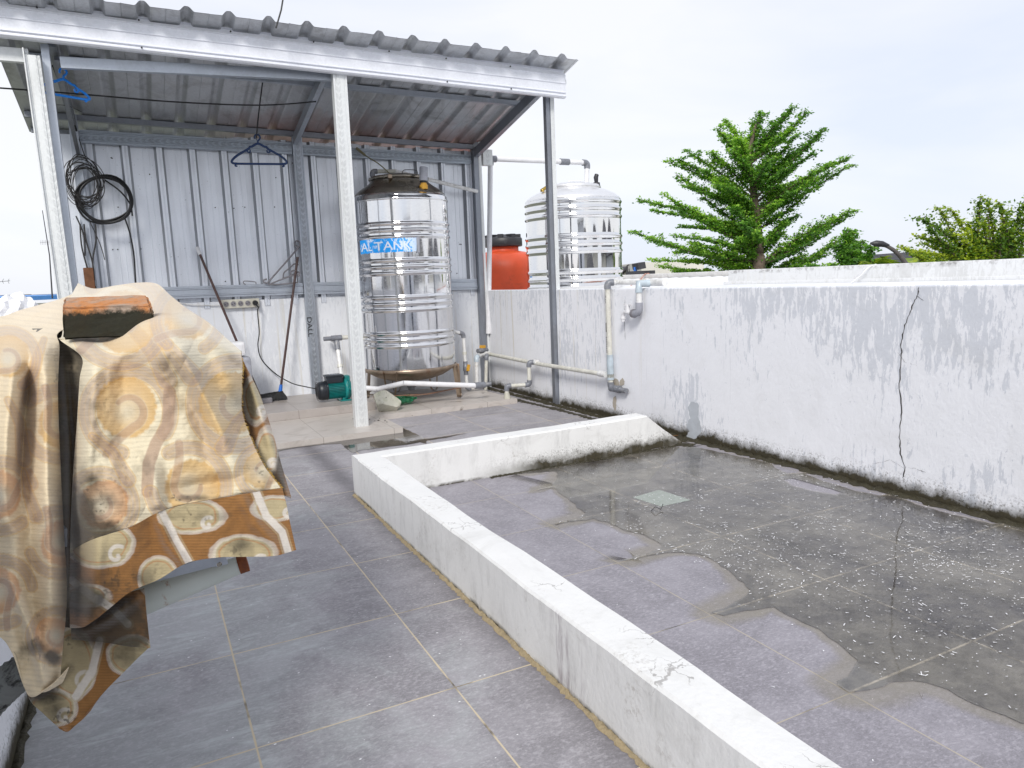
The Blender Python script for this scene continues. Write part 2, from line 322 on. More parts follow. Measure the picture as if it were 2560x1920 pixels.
# ------------------------------------------------------------------ mesh helpers
WL = {}
class MB:
    def __init__(s): s.v = []; s.f = []; s.sm = []; s.mi = []; s.cur = 0
    def add(s, vs, fs, smooth=False):
        o = len(s.v); s.v += [tuple(v) for v in vs]
        for f in fs: s.f.append(tuple(i + o for i in f)); s.sm.append(smooth); s.mi.append(s.cur)
        return s
    def box(s, lo, hi, rot=None, pivot=None):
        (x0, y0, z0), (x1, y1, z1) = lo, hi
        vs = [Vector(p) for p in ((x0, y0, z0), (x1, y0, z0), (x1, y1, z0), (x0, y1, z0), (x0, y0, z1), (x1, y0, z1), (x1, y1, z1), (x0, y1, z1))]
        if rot is not None:
            pv = Vector(pivot) if pivot is not None else (Vector(lo) + Vector(hi)) / 2
            vs = [rot @ (v - pv) + pv for v in vs]
        return s.add(vs, [(0, 3, 2, 1), (4, 5, 6, 7), (0, 1, 5, 4), (1, 2, 6, 5), (2, 3, 7, 6), (3, 0, 4, 7)])
    def bbox(s, lo, hi, b=.004, rot=None, pivot=None, seg=2):
        bm = bmesh.new(); bmesh.ops.create_cube(bm, size=1)
        c = (Vector(lo) + Vector(hi)) / 2; d = Vector(hi) - Vector(lo)
        for v in bm.verts: v.co = Vector((v.co.x * d.x, v.co.y * d.y, v.co.z * d.z)) + c
        bmesh.ops.bevel(bm, geom=bm.edges[:], offset=b, segments=seg, affect='EDGES', profile=.6)
        if rot is not None:
            pv = Vector(pivot) if pivot is not None else c
            for v in bm.verts: v.co = rot @ (v.co - pv) + pv
        bm.verts.index_update(); s.add([v.co for v in bm.verts], [[v.index for v in f.verts] for f in bm.faces]); bm.free(); return s
    def beam(s, a, b, wx, wz, up=(0, 0, 1)):
        a = Vector(a); b = Vector(b); d = (b - a).normalized(); r = d.cross(Vector(up)).normalized(); u = r.cross(d)
        vs = [p + r * i * wx / 2 + u * j * wz / 2 for p in (a, b) for i, j in ((-1, -1), (1, -1), (1, 1), (-1, 1))]
        return s.add(vs, [(0, 1, 2, 3), (7, 6, 5, 4), (0, 4, 5, 1), (1, 5, 6, 2), (2, 6, 7, 3), (3, 7, 4, 0)])
    def tube(s, pts, r, n=12, cap=True, radii=None):
        pts = [Vector(p) for p in pts]; m = len(pts); vs = []; fs = []; u = None
        for i, p in enumerate(pts):
            d = ((pts[min(i + 1, m - 1)] - pts[max(i - 1, 0)])).normalized()
            if u is None: u = d.orthogonal().normalized()
            else: u = (u - d * u.dot(d)).normalized()
            w_ = d.cross(u); rr = radii[i] if radii else r
            for k in range(n): t = 2 * math.pi * k / n; vs.append(p + (u * math.cos(t) + w_ * math.sin(t)) * rr)
        for i in range(m - 1):
            for k in range(n): k2 = (k + 1) % n; fs.append((i * n + k, i * n + k2, (i + 1) * n + k2, (i + 1) * n + k))
        s.add(vs, fs, True)
        if cap: s.add(vs[:n], [tuple(range(n - 1, -1, -1))]); s.add(vs[-n:], [tuple(range(n))])
        return s
    def lathe(s, prof, c=(0, 0, 0), n=48, smooth=True, ang=(0, 360)):
        vs = []; fs = []; full = ang == (0, 360); nn = n if full else n + 1
        for r, z in prof:
            for k in range(nn): t = R(ang[0] + (ang[1] - ang[0]) * k / n); vs.append((c[0] + r * math.cos(t), c[1] + r * math.sin(t), c[2] + z))
        for i in range(len(prof) - 1):
            for k in range(n): k2 = (k + 1) % nn; fs.append((i * nn + k, i * nn + k2, (i + 1) * nn + k2, (i + 1) * nn + k))
        return s.add(vs, fs, smooth)
    def prism(s, poly, o, ux, uy, ext, smooth=False):
        o = Vector(o); ux = Vector(ux); uy = Vector(uy); e = Vector(ext); n = len(poly)
        a = [o + ux * p[0] + uy * p[1] for p in poly]; b = [p + e for p in a]
        s.add(a + b, [(i, (i + 1) % n, n + (i + 1) % n, n + i) for i in range(n)], smooth)
        tri = tessellate_polygon([[Vector((p[0], p[1], 0)) for p in poly]])
        s.add(a, [t for t in tri]); s.add(b, [t[::-1] for t in tri]); return s
    def build(s, name, mats, parent=None, loc=None, **k):
        if not isinstance(mats, (list, tuple)): mats = [mats]
        v = np.array(s.v, dtype=float)
        if parent is not None: base = WL[parent]; own = Vector(loc) if loc is not None else base
        else:
            own = Vector(loc) if loc is not None else Vector(((v[:, 0].min() + v[:, 0].max()) / 2, (v[:, 1].min() + v[:, 1].max()) / 2, v[:, 2].min()))
        me = bpy.data.meshes.new(name); me.from_pydata((v - np.array(own)).tolist(), [], s.f)
        me.polygons.foreach_set('use_smooth', s.sm); me.polygons.foreach_set('material_index', s.mi)
        for m in mats: me.materials.append(m)
        me.validate(); me.update(); o = bpy.data.objects.new(name, me); COL.objects.link(o)
        if parent is not None: o.parent = parent; o.location = own - WL[parent]
        else: o.location = own
        WL[o] = own
        for a, b in k.items(): o[a] = b
        return o
def thing(name, label, cat, loc, group=None):
    o = bpy.data.objects.new(name, None); COL.objects.link(o); o.location = loc; o.empty_display_size = .1
    o['label'] = label; o['category'] = cat
    if group: o['group'] = group
    WL[o] = Vector(loc); return o
def tag(o, label, cat, group=None):
    o['label'] = label; o['category'] = cat
    if group: o['group'] = group
    return o
def struct(o, kind='structure'): o['kind'] = kind; return o
def arc(c, r, a0, a1, n, ux, uy):
    c = Vector(c); ux = Vector(ux); uy = Vector(uy)
    return [c + ux * r * math.cos(R(a0 + (a1 - a0) * i / n)) + uy * r * math.sin(R(a0 + (a1 - a0) * i / n)) for i in range(n + 1)]
def smoothpts(P, n=8):
    P = [Vector(p) for p in P]; out = []
    for i in range(len(P) - 1):
        p0 = P[max(i - 1, 0)]; p1 = P[i]; p2 = P[i + 1]; p3 = P[min(i + 2, len(P) - 1)]
        for k in range(n):
            t = k / n; out.append(.5 * ((2 * p1) + (p2 - p0) * t + (2 * p0 - 5 * p1 + 4 * p2 - p3) * t * t + (3 * p1 - p0 - 3 * p2 + p3) * t ** 3))
    return out + [P[-1]]
def grid(s, P, smooth=True):
    h, w_ = len(P), len(P[0]); return s.add([p for r in P for p in r], [(i * w_ + j, i * w_ + j + 1, (i + 1) * w_ + j + 1, (i + 1) * w_ + j) for i in range(h - 1) for j in range(w_ - 1)], smooth)

# ------------------------------------------------------------------ ground, terrace floor, platforms
GZ = -6.5
s = NT('distant town ground'); M['ground'] = s.fin(s.mix(s.noise(.05, 5), (.10, .12, .07, 1), (.22, .21, .19, 1)), .9)
b = MB(); b.add([(-1500, -1500, GZ), (1500, -1500, GZ), (1500, 1500, GZ), (-1500, 1500, GZ)], [(0, 1, 2, 3)]); struct(b.build('ground', M['ground']))
WX = 3.66; KX0, KX1 = 1.055, 1.205; KY0, KY1 = 4.21, 4.355
b = MB()
b.add([(-.6, -7, 0), (1.12, -7, 0), (1.12, 4.29, 0), (3.8, 4.29, 0), (3.8, 8.2, 0), (-.6, 8.2, 0)], [(0, 1, 2, 5), (2, 3, 4, 5)])
b.cur = 1; b.add([(1.12, -7, 0), (3.8, -7, 0), (3.8, 4.29, 0), (1.12, 4.29, 0)], [(0, 1, 2, 3)])
b.cur = 2
for p, q in (((-.6, -7), (3.8, -7)), ((3.8, -7), (3.8, 8.2)), ((3.8, 8.2), (-.6, 8.2)), ((-.6, 8.2), (-.6, -7))):
    b.add([(p[0], p[1], 0), (p[0], p[1], GZ), (q[0], q[1], GZ), (q[0], q[1], 0)], [(0, 1, 2, 3)])
struct(b.build('floor', [M['tileA'], M['tileB'], M['plinth']]))
b = MB()   # cream tiled L-shaped step with the narrow slab under the tank
S1 = [(-.44, 5.95), (1.90, 5.95), (1.90, 6.64), (3.36, 6.64), (3.30, 7.995), (-.44, 7.995)]
b.prism(S1, (0, 0, 0), (1, 0, 0), (0, 1, 0), (0, 0, .05)); struct(b.build('tiled_step', M['cream']))
b = MB(); b.bbox((-.44, 6.97, .05), (1.96, 7.995, .13), .004); struct(b.build('pump_platform', M['taupe']))

# ------------------------------------------------------------------ masonry walls
def wallmesh(lo, hi, name, mat, label, cat, n=(1, 1), jitter=0):
    b = MB(); b.bbox(lo, hi, .008); return tag(b.build(name, mat), label, cat)
wallmesh((WX, -7, -.02), (WX + .13, 7.99, 1.15), 'boundary_wall', M['wall'], 'long peeling white boundary wall with a tall crack, right of the wet floor', 'wall')
wallmesh((-.57, -7, -.02), (-.443, 7.99, 1.20), 'parapet_wall', M['wall'], 'low white parapet wall behind the draped curtain, mouldy at its foot', 'wall')
b = MB(); b.bbox((-.5, 8.0, -.02), (3.655, 8.12, 1.165), .006); tag(b.build('masonry_wall', M['plinth']), 'white masonry wall under the corrugated sheeting, behind the pump', 'wall')
# cracks and plaster scars on the boundary wall (cracks: thin dark strips with the gap's shadow put into their colour)
def crack(pts, wdt, name='crack'):
    b = MB(); P = [PX(x, y, WX - .002) for x, y in pts]; Q = []
    for i in range(len(P) - 1):
        for k in range(6):
            t = k / 6; q = P[i].lerp(P[i + 1], t); q.y += random.uniform(-1, 1) * .004; q.z += random.uniform(-1, 1) * .003; Q.append(q)
    Q.append(P[-1]); vs = []
    for i, q in enumerate(Q):
        ww = wdt * (1 if 0 < i < len(Q) - 1 else .2) * random.uniform(.4, 1.3); vs += [(q.x, q.y - ww, q.z), (q.x, q.y + ww, q.z)]
    fs = [(2 * i, 2 * i + 1, 2 * i + 3, 2 * i + 2) for i in range(len(Q) - 1)]; b.add(vs, fs); return b
bw = bpy.data.objects['boundary_wall']
c1 = crack([(2297, 716), (2292, 740), (2278, 772), (2262, 812), (2252, 862), (2254, 890), (2248, 960), (2253, 1030), (2249, 1085), (2250, 1130), (2262, 1166), (2256, 1195)], .0030)
for pts, wd in (([(2262, 1168), (2290, 1172), (2315, 1182)], .0018), ([(2262, 1172), (2225, 1150), (2180, 1160)], .0012), ([(2292, 740), (2310, 752)], .002), ([(1562, 745), (1560, 790), (1563, 850)], .002), ([(2245, 880), (2262, 905), (2300, 915)], .001)):
    q = crack(pts, wd); c1.add(q.v, q.f)
c1.build('crack', simple('crack shadow', (.045, .04, .04), .9), bw)
s = NT('bare grey render patch'); M['scar'] = s.fin(s.mix(s.noise(20, 5), (.40, .42, .45, 1), (.56, .60, .65, 1)), .8)
s = NT('tan exposed mortar'); M['scar2'] = s.fin(s.mix(s.noise(20, 5), (.50, .43, .33, 1), (.40, .38, .35, 1)), .9)
def blob(cx, cy, rx, ry, seed, n=40):
    rr = random.Random(seed); ph = [(rr.uniform(0, 6.3), rr.uniform(.05, .22) / (k ** .6), k) for k in (1, 2, 3, 5, 8, 12)]
    out = []
    for i in range(n):
        t = 2 * math.pi * i / n; q = 1 + sum(a * math.sin(k * t + p) for p, a, k in ph)
        out.append((cx + rx * q * math.cos(t), cy + ry * q * math.sin(t)))
    return out
b = MB()
for cx, cy, rx, ry, sd_ in ((1732, 1022, 14, 20, 1), (1737, 1060, 16, 26, 2), (1728, 1090, 12, 14, 3)):
    P = [PX(x, y, WX - .0025 - .0004 * sd_) for x, y in blob(cx, cy, rx, ry, sd_)]
    c = sum(P, Vector()) / len(P); b.add([c] + P, [(0, i + 1, (i + 1) % len(P) + 1) for i in range(len(P))])
b.build('render_patch', M['scar'], bw)
b = MB()
for cx, cy, rx, ry, sd_ in ((1535, 958, 12, 12, 4), (1537, 1010, 5, 16, 5), (1556, 955, 6, 9, 6)):
    P = [PX(x, y, WX - .0025 - .0003 * sd_) for x, y in blob(cx, cy, rx, ry, sd_)]
    c = sum(P, Vector()) / len(P); b.add([c] + P, [(0, i + 1, (i + 1) % len(P) + 1) for i in range(len(P))])
b.build('mortar_patch', M['scar2'], bw)

# ------------------------------------------------------------------ white kerb round the basin (one L-shaped body, sloping free end)
def kerb():
    b = MB(); H = .248
    # stations along the centre line: near end -> corner -> far end by the wall
    segs = [(KX0, KX1, -2.5, 0), ]
    ys = np.linspace(-2.5, KY0, 70); rows = []
    ph_ = [random.uniform(0, 6.28) for _ in range(8)]
    def sj(t, a, k): return a * (.55 * math.sin(t * 3.1 + ph_[k]) + .3 * math.sin(t * 7.7 + ph_[k + 1]) + .25 * math.sin(t * 19 + ph_[k + 2])) + random.uniform(-a, a) * .12
    for y in ys:
        k = 0 if y > KY0 - .02 else 1
        w1, w2, h1, h2 = sj(y, .004, 0) * k, sj(y, .005, 2) * k, H + sj(y, .004, 4), H + sj(y, .004, 5)
        rows.append([(KX0 + w1, y, 0), (KX0 + w1 * .6, y, h1 - .008), (KX0 + .009, y, h1), ((KX0 + KX1) / 2, y, (h1 + h2) / 2 + .002), (KX1 - .009 + w2, y, h2), (KX1 + w2, y, h2 - .009), (KX1 + w2 * .5, y, 0)])
    grid(b, [[Vector(p) for p in r] for r in rows], False)
    xs = np.linspace(KX0, 3.17, 50); rows = []
    for i, x in enumerate(xs):
        w1, h = sj(x, .004, 1), H + sj(x, .003, 3) + .01 * max(0, (x - 2.2))
        y0 = KY0 + (sj(x, .005, 2) if x > KX1 else 0)
        rows.append([(x, y0, 0 if x > KX1 else H - .02), (x, y0, h - .009 if x > KX1 else h - .003), (x, KY0 + .009, h), (x, (KY0 + KY1) / 2, h), (x, KY1 - .008 + w1, h), (x, KY1 + w1, h - .008), (x, KY1 + w1, 0)])
    for x, h in ((3.24, .20), (3.33, .13), (3.43, .06), (3.50, .012)):
        rows.append([(x, KY0 + .01, 0), (x, KY0 + .01, h), (x, KY0 + .02, h + .004), (x, (KY0 + KY1) / 2, h + .006), (x, KY1 - .03, h), (x, KY1 - .02, h - .003), (x, KY1 - .02, 0)])
    grid(b, [[Vector(p) for p in r] for r in rows], False)
    e = [(KX0, y, z) for y, z in ((KY0, 0), (KY0, H), (KY1, H), (KY1, 0))]; b.add(e, [(0, 1, 2, 3)])
    return b.build('low_kerb', M['kerb'])
tag(kerb(), 'L-shaped white painted kerb around the wet tiled basin, cracked on top', 'kerb')

# mortar crumbs along the kerb foot, moss strips in the gutter
def strip(path, half, hgt, n, seed, jag=.5):
    rr = random.Random(seed); b = MB(); P = smoothpts([(p[0], p[1], 0) for p in path], max(2, n // (len(path) - 1))); rows = []
    for i, p in enumerate(P):
        d = (P[min(i + 1, len(P) - 1)] - P[max(0, i - 1)]).normalized(); q = Vector((-d.y, d.x, 0))
        a, c = half * rr.uniform(1 - jag, 1 + jag), half * rr.uniform(1 - jag, 1 + jag)
        rows.append([p + q * a * (1 - t) - q * c * t + Vector((0, 0, .0006 + hgt * (1 - (2 * t - 1) ** 2) * rr.uniform(.3, 1.2))) for t in (0, .25, .5, .75, 1)])
    grid(b, rows); return b
b = strip([(KX0 - .006, y) for y in np.linspace(.4, 4.33, 9)], .012, .012, 260, 3); struct(tag(b.build('mortar_crumbs', M['mortar']), 'sandy mortar crumbs along the foot of the kerb beside the walkway', 'debris'), 'stuff')
b = strip([(WX - .02, -1.5), (WX - .022, 2), (WX - .03, 4.4), (WX - .05, 5.5), (WX - .07, 6.6), (WX - .10, 7.9)], .038, .02, 420, 4)
q = strip([(KX1 + .7, KY0 - .008), (2.4, KY0 - .02), (2.9, KY0 - .03), (3.4, KY0 - .02)], .02, .008, 150, 5); b.add(q.v, q.f, True)
q = strip([(3.36, 7.9), (3.42, 7.2), (3.46, 6.6), (3.5, 5.9), (3.52, 5.0), (3.55, 4.4)], .035, .008, 160, 6, .8); b.add(q.v, q.f, True)
q = strip([(3.48, 4.1), (3.5, 4.6), (3.45, 4.3), (3.62, 4.35)], .06, .01, 90, 8, .8); b.add(q.v, q.f, True)
struct(tag(b.build('moss', M['moss']), 'black green moss and mud in the gutter along the boundary wall', 'moss'), 'stuff')
b = strip([(-.435, y) for y in np.linspace(.2, 4, 6)], .014, .01, 140, 9); struct(tag(b.build('wall_foot_grime', M['moss']), 'black grime along the foot of the parapet wall', 'moss'), 'stuff')

# ------------------------------------------------------------------ puddles
def jag(pts, amp, sub=6, seed=1, closed=True):
    rr = random.Random(seed); out = []
    n = len(pts)
    for i in range(n if closed else n - 1):
        a = Vector(pts[i]); c = Vector(pts[(i + 1) % n])
        m = max(1, int((c - a).length / .03)) if sub else 1
        m = min(m, 12)
        for k in range(m):
            q = a.lerp(c, k / m); out.append((q.x + rr.uniform(-amp, amp), q.y + rr.uniform(-amp, amp)))
    return out
def PXY(L_): return [tuple(PZ(x, y)[:2]) for x, y in L_]
basin = [(1386, 1179), (1395, 1186), (1387, 1201), (1380, 1215), (1330, 1229), (1384, 1221), (1400, 1234), (1416, 1244), (1429, 1257), (1446, 1271), (1469, 1285), (1440, 1298), (1385, 1312), (1394, 1313), (1448, 1302), (1486, 1299), (1516, 1307), (1570, 1329), (1611, 1340), (1640, 1352), (1655, 1362), (1646, 1375), (1597, 1391), (1546, 1403), (1568, 1404), (1615, 1393), (1663, 1385), (1706, 1383), (1747, 1387), (1785, 1402), (1816, 1426), (1850, 1452), (1871, 1476), (1866, 1490), (1826, 1515), (1780, 1533), (1806, 1540), (1861, 1527), (1935, 1520), (1974, 1540), (2044, 1574), (2108, 1624), (2145, 1654), (2137, 1673), (2098, 1703), (2088, 1713), (2124, 1736), (2138, 1731), (2202, 1720), (2251, 1705), (2315, 1708), (2365, 1728), (2439, 1762), (2518, 1797), (2600, 1822)]
P = PXY(basin) + [(2.9, .55), (3.3, .2), (3.63, .2), (3.63, 2.0), (3.60, 3.4), (3.50, 4.1), (3.3, 4.202), (2.6, 4.202), (2.0, 4.202)]
holes = [[(1928, 1160), (1945, 1161), (1985, 1170), (2022, 1180), (2000, 1184), (1968, 1184), (1940, 1172)],
         [(1958, 1200), (1985, 1197), (2040, 1213), (2106, 1232), (2090, 1238), (2030, 1228), (1980, 1215)],
         [(2012, 1186), (2030, 1179), (2100, 1195), (2180, 1217), (2240, 1233), (2200, 1240), (2140, 1228), (2060, 1204)],
         [(2246, 1241), (2262, 1238), (2340, 1258), (2450, 1285), (2525, 1306), (2480, 1311), (2380, 1287), (2290, 1262)]]
def inpoly(x, y, P_):
    c = False; j = len(P_) - 1
    for i in range(len(P_)):
        if (P_[i][1] > y) != (P_[j][1] > y) and x < (P_[j][0] - P_[i][0]) * (y - P_[i][1]) / (P_[j][1] - P_[i][1]) + P_[i][0]: c = not c
        j = i
    return c
def flatpoly(b, outer, holes_, z):
    V_ = []; E_ = []
    for l in [outer] + holes_:
        o = len(V_); V_ += [Vector(p) for p in l]; E_ += [(o + i, o + (i + 1) % len(l)) for i in range(len(l))]
    v, e, f, *_ = delaunay_2d_cdt(V_, E_, [], 0, 1e-5)
    keep = []
    for t in f:
        cx = sum(v[i][0] for i in t) / len(t); cy = sum(v[i][1] for i in t) / len(t)
        if inpoly(cx, cy, outer) and not any(inpoly(cx, cy, h) for h in holes_): keep.append(tuple(t))
    b.add([(p[0], p[1], z) for p in v], keep)
b = MB(); OUT = jag(P, .008, 1, 5); HO = [jag(PXY(h), .004, 1, 7) for h in holes]; flatpoly(b, OUT, HO, .004)
struct(b.build('puddle', M['puddle']))
p2 = [(640, 1122), (700, 1108), (760, 1098), (850, 1086), (900, 1079), (1004, 1072), (1040, 1066), (1010, 1071), (1030, 1081), (1052, 1091), (1065, 1098), (1110, 1092), (1180, 1081), (1120, 1094), (1068, 1102), (1066, 1111), (1050, 1106), (1020, 1112), (970, 1118), (900, 1127), (884, 1134), (866, 1122), (850, 1110), (810, 1112), (740, 1120), (660, 1136)]
b = MB(); flatpoly(b, jag(PXY(p2), .006, 1, 9), [], .004); struct(b.build('puddle', M['puddle']))
# pale silt rim just outside the water line
b = MB(); me_pts = OUT; n0 = None; edge = []
for i in range(len(OUT)):
    if i < len(OUT) - 1 and OUT[i][0] < 3.2 and OUT[i][1] < 4.18: edge.append(Vector((*OUT[i], 0)))
rows = []
for i, p in enumerate(edge):
    d = (edge[min(i + 2, len(edge) - 1)] - edge[max(0, i - 2)]).normalized(); q = Vector((-d.y, d.x, 0)); ww = .075 + .04 * math.sin(i * .21) + random.uniform(-.004, .004)
    if q.x > 0: q = -q
    rows.append([p + Vector((0, 0, .0022)), p - q * -ww * .5 + Vector((0, 0, .0021)), p + q * ww + Vector((0, 0, .002))])
grid(b, rows); o = b.build('silt_rim', M['silt']); struct(tag(o, 'pale dried silt rim along the edge of the rain puddle', 'silt'), 'stuff')
at = o.data.attributes.new('fade', 'FLOAT', 'POINT'); at.data.foreach_set('value', [.55, .55, 0.0] * len(rows))
# paint flakes scattered in and round the puddle: countless, one object
b = MB(); rr = random.Random(3)
cl = [(rr.uniform(2.0, 3.6), rr.uniform(1.3, 3.2), rr.uniform(.05, .3)) for _ in range(26)] + [(2.35, 2.35, .18), (2.9, 1.9, .3), (2.75, 2.1, .25), (3.2, 1.9, .3), (2.2, 2.15, .12)]
cnt = 0
while cnt < 4200:
    t = rr.random()
    if t < .55:
        cx, cy, q = rr.choice(cl); x, y = rr.gauss(cx, q), rr.gauss(cy, q)
    elif t < .9: x, y = rr.uniform(1.9, 3.62), rr.triangular(.8, 4.1, 1.6)
    else: x, y = rr.uniform(1.22, 3.62), rr.uniform(.9, 4.15)
    if not (1.22 < x < 3.63 and .5 < y < 4.19): continue
    wet = inpoly(x, y, OUT)
    if not wet and rr.random() < .8: continue
    l = rr.choice([.0016] * 8 + [.003] * 5 + [.006] * 3 + [.011]) * rr.uniform(.5, 1.3); ww = min(l, .0024) * rr.uniform(.4, .9); a = rr.uniform(0, 3.14)
    dx, dy = math.cos(a), math.sin(a); z = .0055 + rr.uniform(0, .0015)
    vs = [(x + dx * l * i - dy * ww * j, y + dy * l * i + dx * ww * j, z + rr.uniform(0, .0012)) for i, j in ((-1, -1), (1, -.7), (.8, 1), (-.9, .8))]
    b.add(vs, [(0, 1, 2, 3)]); cnt += 1
for _ in range(260):
    x, y = rr.uniform(-.35, 1.03), rr.uniform(.7, 5.5); l = rr.uniform(.0015, .005); a = rr.uniform(0, 3)
    b.add([(x + l * math.cos(a + k), y + l * math.sin(a + k) * .6, .0015) for k in (0, 1.6, 3.1, 4.7)], [(0, 1, 2, 3)])
struct(tag(b.build('paint_flakes', M['flake']), 'countless white paint flakes floating on the puddle by the boundary wall', 'debris'), 'stuff')
# greenish glass pane lying in the puddle
s = NT('wet greenish glass'); M['gpane'] = s.fin(s.mix(s.noise(30, 4), (.20, .235, .20, 1), (.36, .40, .36, 1)), .12)
b = MB(); q = [PZ(x, y) for x, y in ((1582, 1245), (1648, 1226), (1727, 1252), (1652, 1268))]
b.prism([(p.x, p.y) for p in q], (0, 0, .0008), (1, 0, 0), (0, 1, 0), (0, 0, .0038)); tag(b.build('glass_tile', M['gpane']), 'small square greenish glass tile lying in the puddle', 'tile')
# kerb-side wire stub
b = MB(); q = PZ(1638, 1280); b.tube([q + Vector((-.02, .01, .006)), q + Vector((0, 0, .03)), q + Vector((.03, -.01, .012)), q + Vector((.06, .01, .03))], .002, 6); tag(b.build('twig', M['screw']), 'bent black twig sticking out of the puddle beside the glass tile', 'twig')
b = MB(); q = PZ(1675, 1096); b.tube([q + Vector((-.08, .02, .02)), q + Vector((0, 0, .015)), q + Vector((.12, .01, .012))], .004, 6, radii=[.002, .005, .003]); tag(b.build('twig', simple('brown twig', (.16, .08, .03), .7)), 'brown twig on the moss where the kerb meets the boundary wall', 'twig')
# dead leaf bits by the middle post
b = MB()
for px, py in ((925, 1049), (937, 1053), (946, 1052), (948, 1047), (962, 1052), (884, 1048), (1030, 1040), (968, 1056)):
    q = PZ(px, py, .052); a = rr.uniform(0, 3); l = rr.uniform(.01, .02)
    b.add([q + Vector((l * math.cos(a + k) * (1 if i % 2 == 0 else .4), l * math.sin(a + k), .002 + .006 * (i % 2))) for i, k in enumerate((0, 1.6, 3.1, 4.7))], [(0, 1, 2, 3)])
struct(tag(b.build('leaf_crumbs', M['leafbits']), 'dark dead leaf crumbs on the cream step beside the middle post', 'leaves'), 'stuff')

# ------------------------------------------------------------------ the metal shed
shed = thing('metal_shed', 'open lean-to of galvanised steel with corrugated roof over the tank', 'shed', (1.6, 7.1, 0))
def RZ(y): return 3.266 - .19 * (y - 5.99)
def RX(x, y): return RZ(y) - (.010 + .007 * (y - 5.99)) * x
def post(x, y, z0, z1, wx, wy, mat, name='post', lean=(0, 0)):
    b = MB(); g = .006; d = wy
    prof = [(-.5, 0), (-.5 + .12, 0), (-.5 + .14, g / wy), (-.5 + .22, g / wy), (-.5 + .24, 0), (.5 - .24, 0), (.5 - .22, g / wy), (.5 - .14, g / wy), (.5 - .12, 0), (.5, 0), (.5, 1), (-.5, 1)]
    pr_ = [(p[0] * wx, p[1] * wy) for p in prof]; n = len(pr_)
    vs = []
    for z, lx in ((z0, 0), (z1, lean[0])):
        vs += [(x + p[0] + lx, y + p[1], z) for p in pr_]
    b.add(vs, [(i, (i + 1) % n, n + (i + 1) % n, n + i) for i in range(n)] + [tuple(range(n))[::-1], tuple(range(n, 2 * n))])
    return b.build(name, mat, shed, loc=(x, y, z0))
post(1.615, 6.2, .05, 3.0, .112, .075, M['galv_pale'], lean=(.02, 0))
# right front post: steel channel with a pale flange
b = MB(); b.box((3.612, 6.29, .0), (3.655, 6.345, 2.99)); b.box((3.655, 6.285, .0), (3.657, 6.34, 2.99)); p_ = b.build('post', M['galv_dark'], shed)
b = MB(); b.box((3.6575, 6.283, .0), (3.70, 6.288, 2.99)); b.build('post_flange', M['galv_pale'], p_)
# left front posts, two channels side by side
pl = post(-.463, 6.2, 0, 2.93, .088, .07, M['galv_pale'], lean=(-.034, 0))
b = MB(); b.add([(x_ + (-.034 if z_ > 1 else 0), y_, z_) for z_ in (0, 2.97) for x_, y_ in ((-.516, 6.185), (-.508, 6.185), (-.508, 6.27), (-.516, 6.27))], [(0, 1, 5, 4), (1, 2, 6, 5), (2, 3, 7, 6), (3, 0, 4, 7), (4, 5, 6, 7)]); b.build('post_flange', M['galv_pale'], pl)
b = MB(); b.box((-.447, 6.272, 0), (-.398, 6.34, 3.03)); b.build('post', M['galv'], shed)
# rear posts
post(1.60, 7.93, .13, 2.86, .10, .05, M['galv_emb'])
b = MB(); b.box((3.565, 7.90, 0), (3.625, 7.985, 2.84)); p_ = b.build('post', M['galv_dark'], shed)
b = MB(); b.box((3.627, 7.89, 0), (3.655, 7.90, 2.84)); b.build('post_flange', M['galv_pale'], p_)
b = MB(); b.box((-.42, 7.88, 0), (-.35, 7.985, 2.9)); b.build('post', M['galv'], shed)
# rear rails
def rail(x0, x1, y, z0, z1, h, mat, name='rail', d=.05):
    b = MB(); L_ = x1 - x0; prof = [(0, 0), (0, .16), (-.008, .2), (-.008, .28), (0, .32), (0, .68), (-.008, .72), (-.008, .8), (0, .84), (0, 1), (d, 1), (d, 0)]
    n = len(prof); vs = [(x, y + p[0], z + p[1] * h) for x, z in ((x0, z0), (x1, z1)) for p in prof]
    b.add(vs, [(i, n + i, n + (i + 1) % n, (i + 1) % n) for i in range(n)] + [tuple(range(n)), tuple(range(n, 2 * n))[::-1]])
    return b.build(name, mat, shed, loc=((x0 + x1) / 2, y, (z0 + z1) / 2 + h / 2))
rail(-.345, 1.545, 7.955, 2.665, 2.635, .115, M['galv_emb_x']); rail(1.655, 3.56, 7.955, 2.632, 2.60, .10, M['galv_emb_x'])
rail(-.345, 1.545, 7.955, 1.215, 1.20, .12, M['galv']); rail(1.655, 3.56, 7.955, 1.195, 1.165, .125, M['galv'])
# wall sheeting: vertical ribs
def corr(x0, x1, per, top, h, ph=0, small=True):
    pts = []; x = x0
    prof = [(0, 0), (per * .30, 0), (per * .305, .004), (per * .325, .004), (per * .33, 0), (per * .48, 0), (per * .485, .004), (per * .505, .004), (per * .51, 0), (per * .66, 0), (per * .73, h), (per * .80, h), (per * .805, h * .8), (per * .825, h * .8), (per * .83, h), (per * .90, h), (per * .97, 0)] if small else [(0, 0), (per * .30, 0), (per * .31, .003), (per * .33, 0), (per * .60, 0), (per * .64, .003), (per * .72, h * .80), (per * .76, h), (per * .84, h), (per * .88, h * .80), (per * .96, .003)]
    k = 0
    while True:
        for a, d in prof:
            X = x0 + k * per + a + ph
            if X > x1: return pts + [(x1, 0)]
            if X >= x0: pts.append((X, d))
        k += 1
b = MB(); pr_ = corr(-.52, 3.62, .292, None, .052); rr = random.Random(5); vs = []
tops = [(2.745 if p[0] < .9 else 2.795) - .012 * (p[0]) + (0 if int(p[0] * 3.1) % 3 else .012) + rr.uniform(-.003, .003) for p in pr_]
zs = [0, .25, .5, .75, 1]
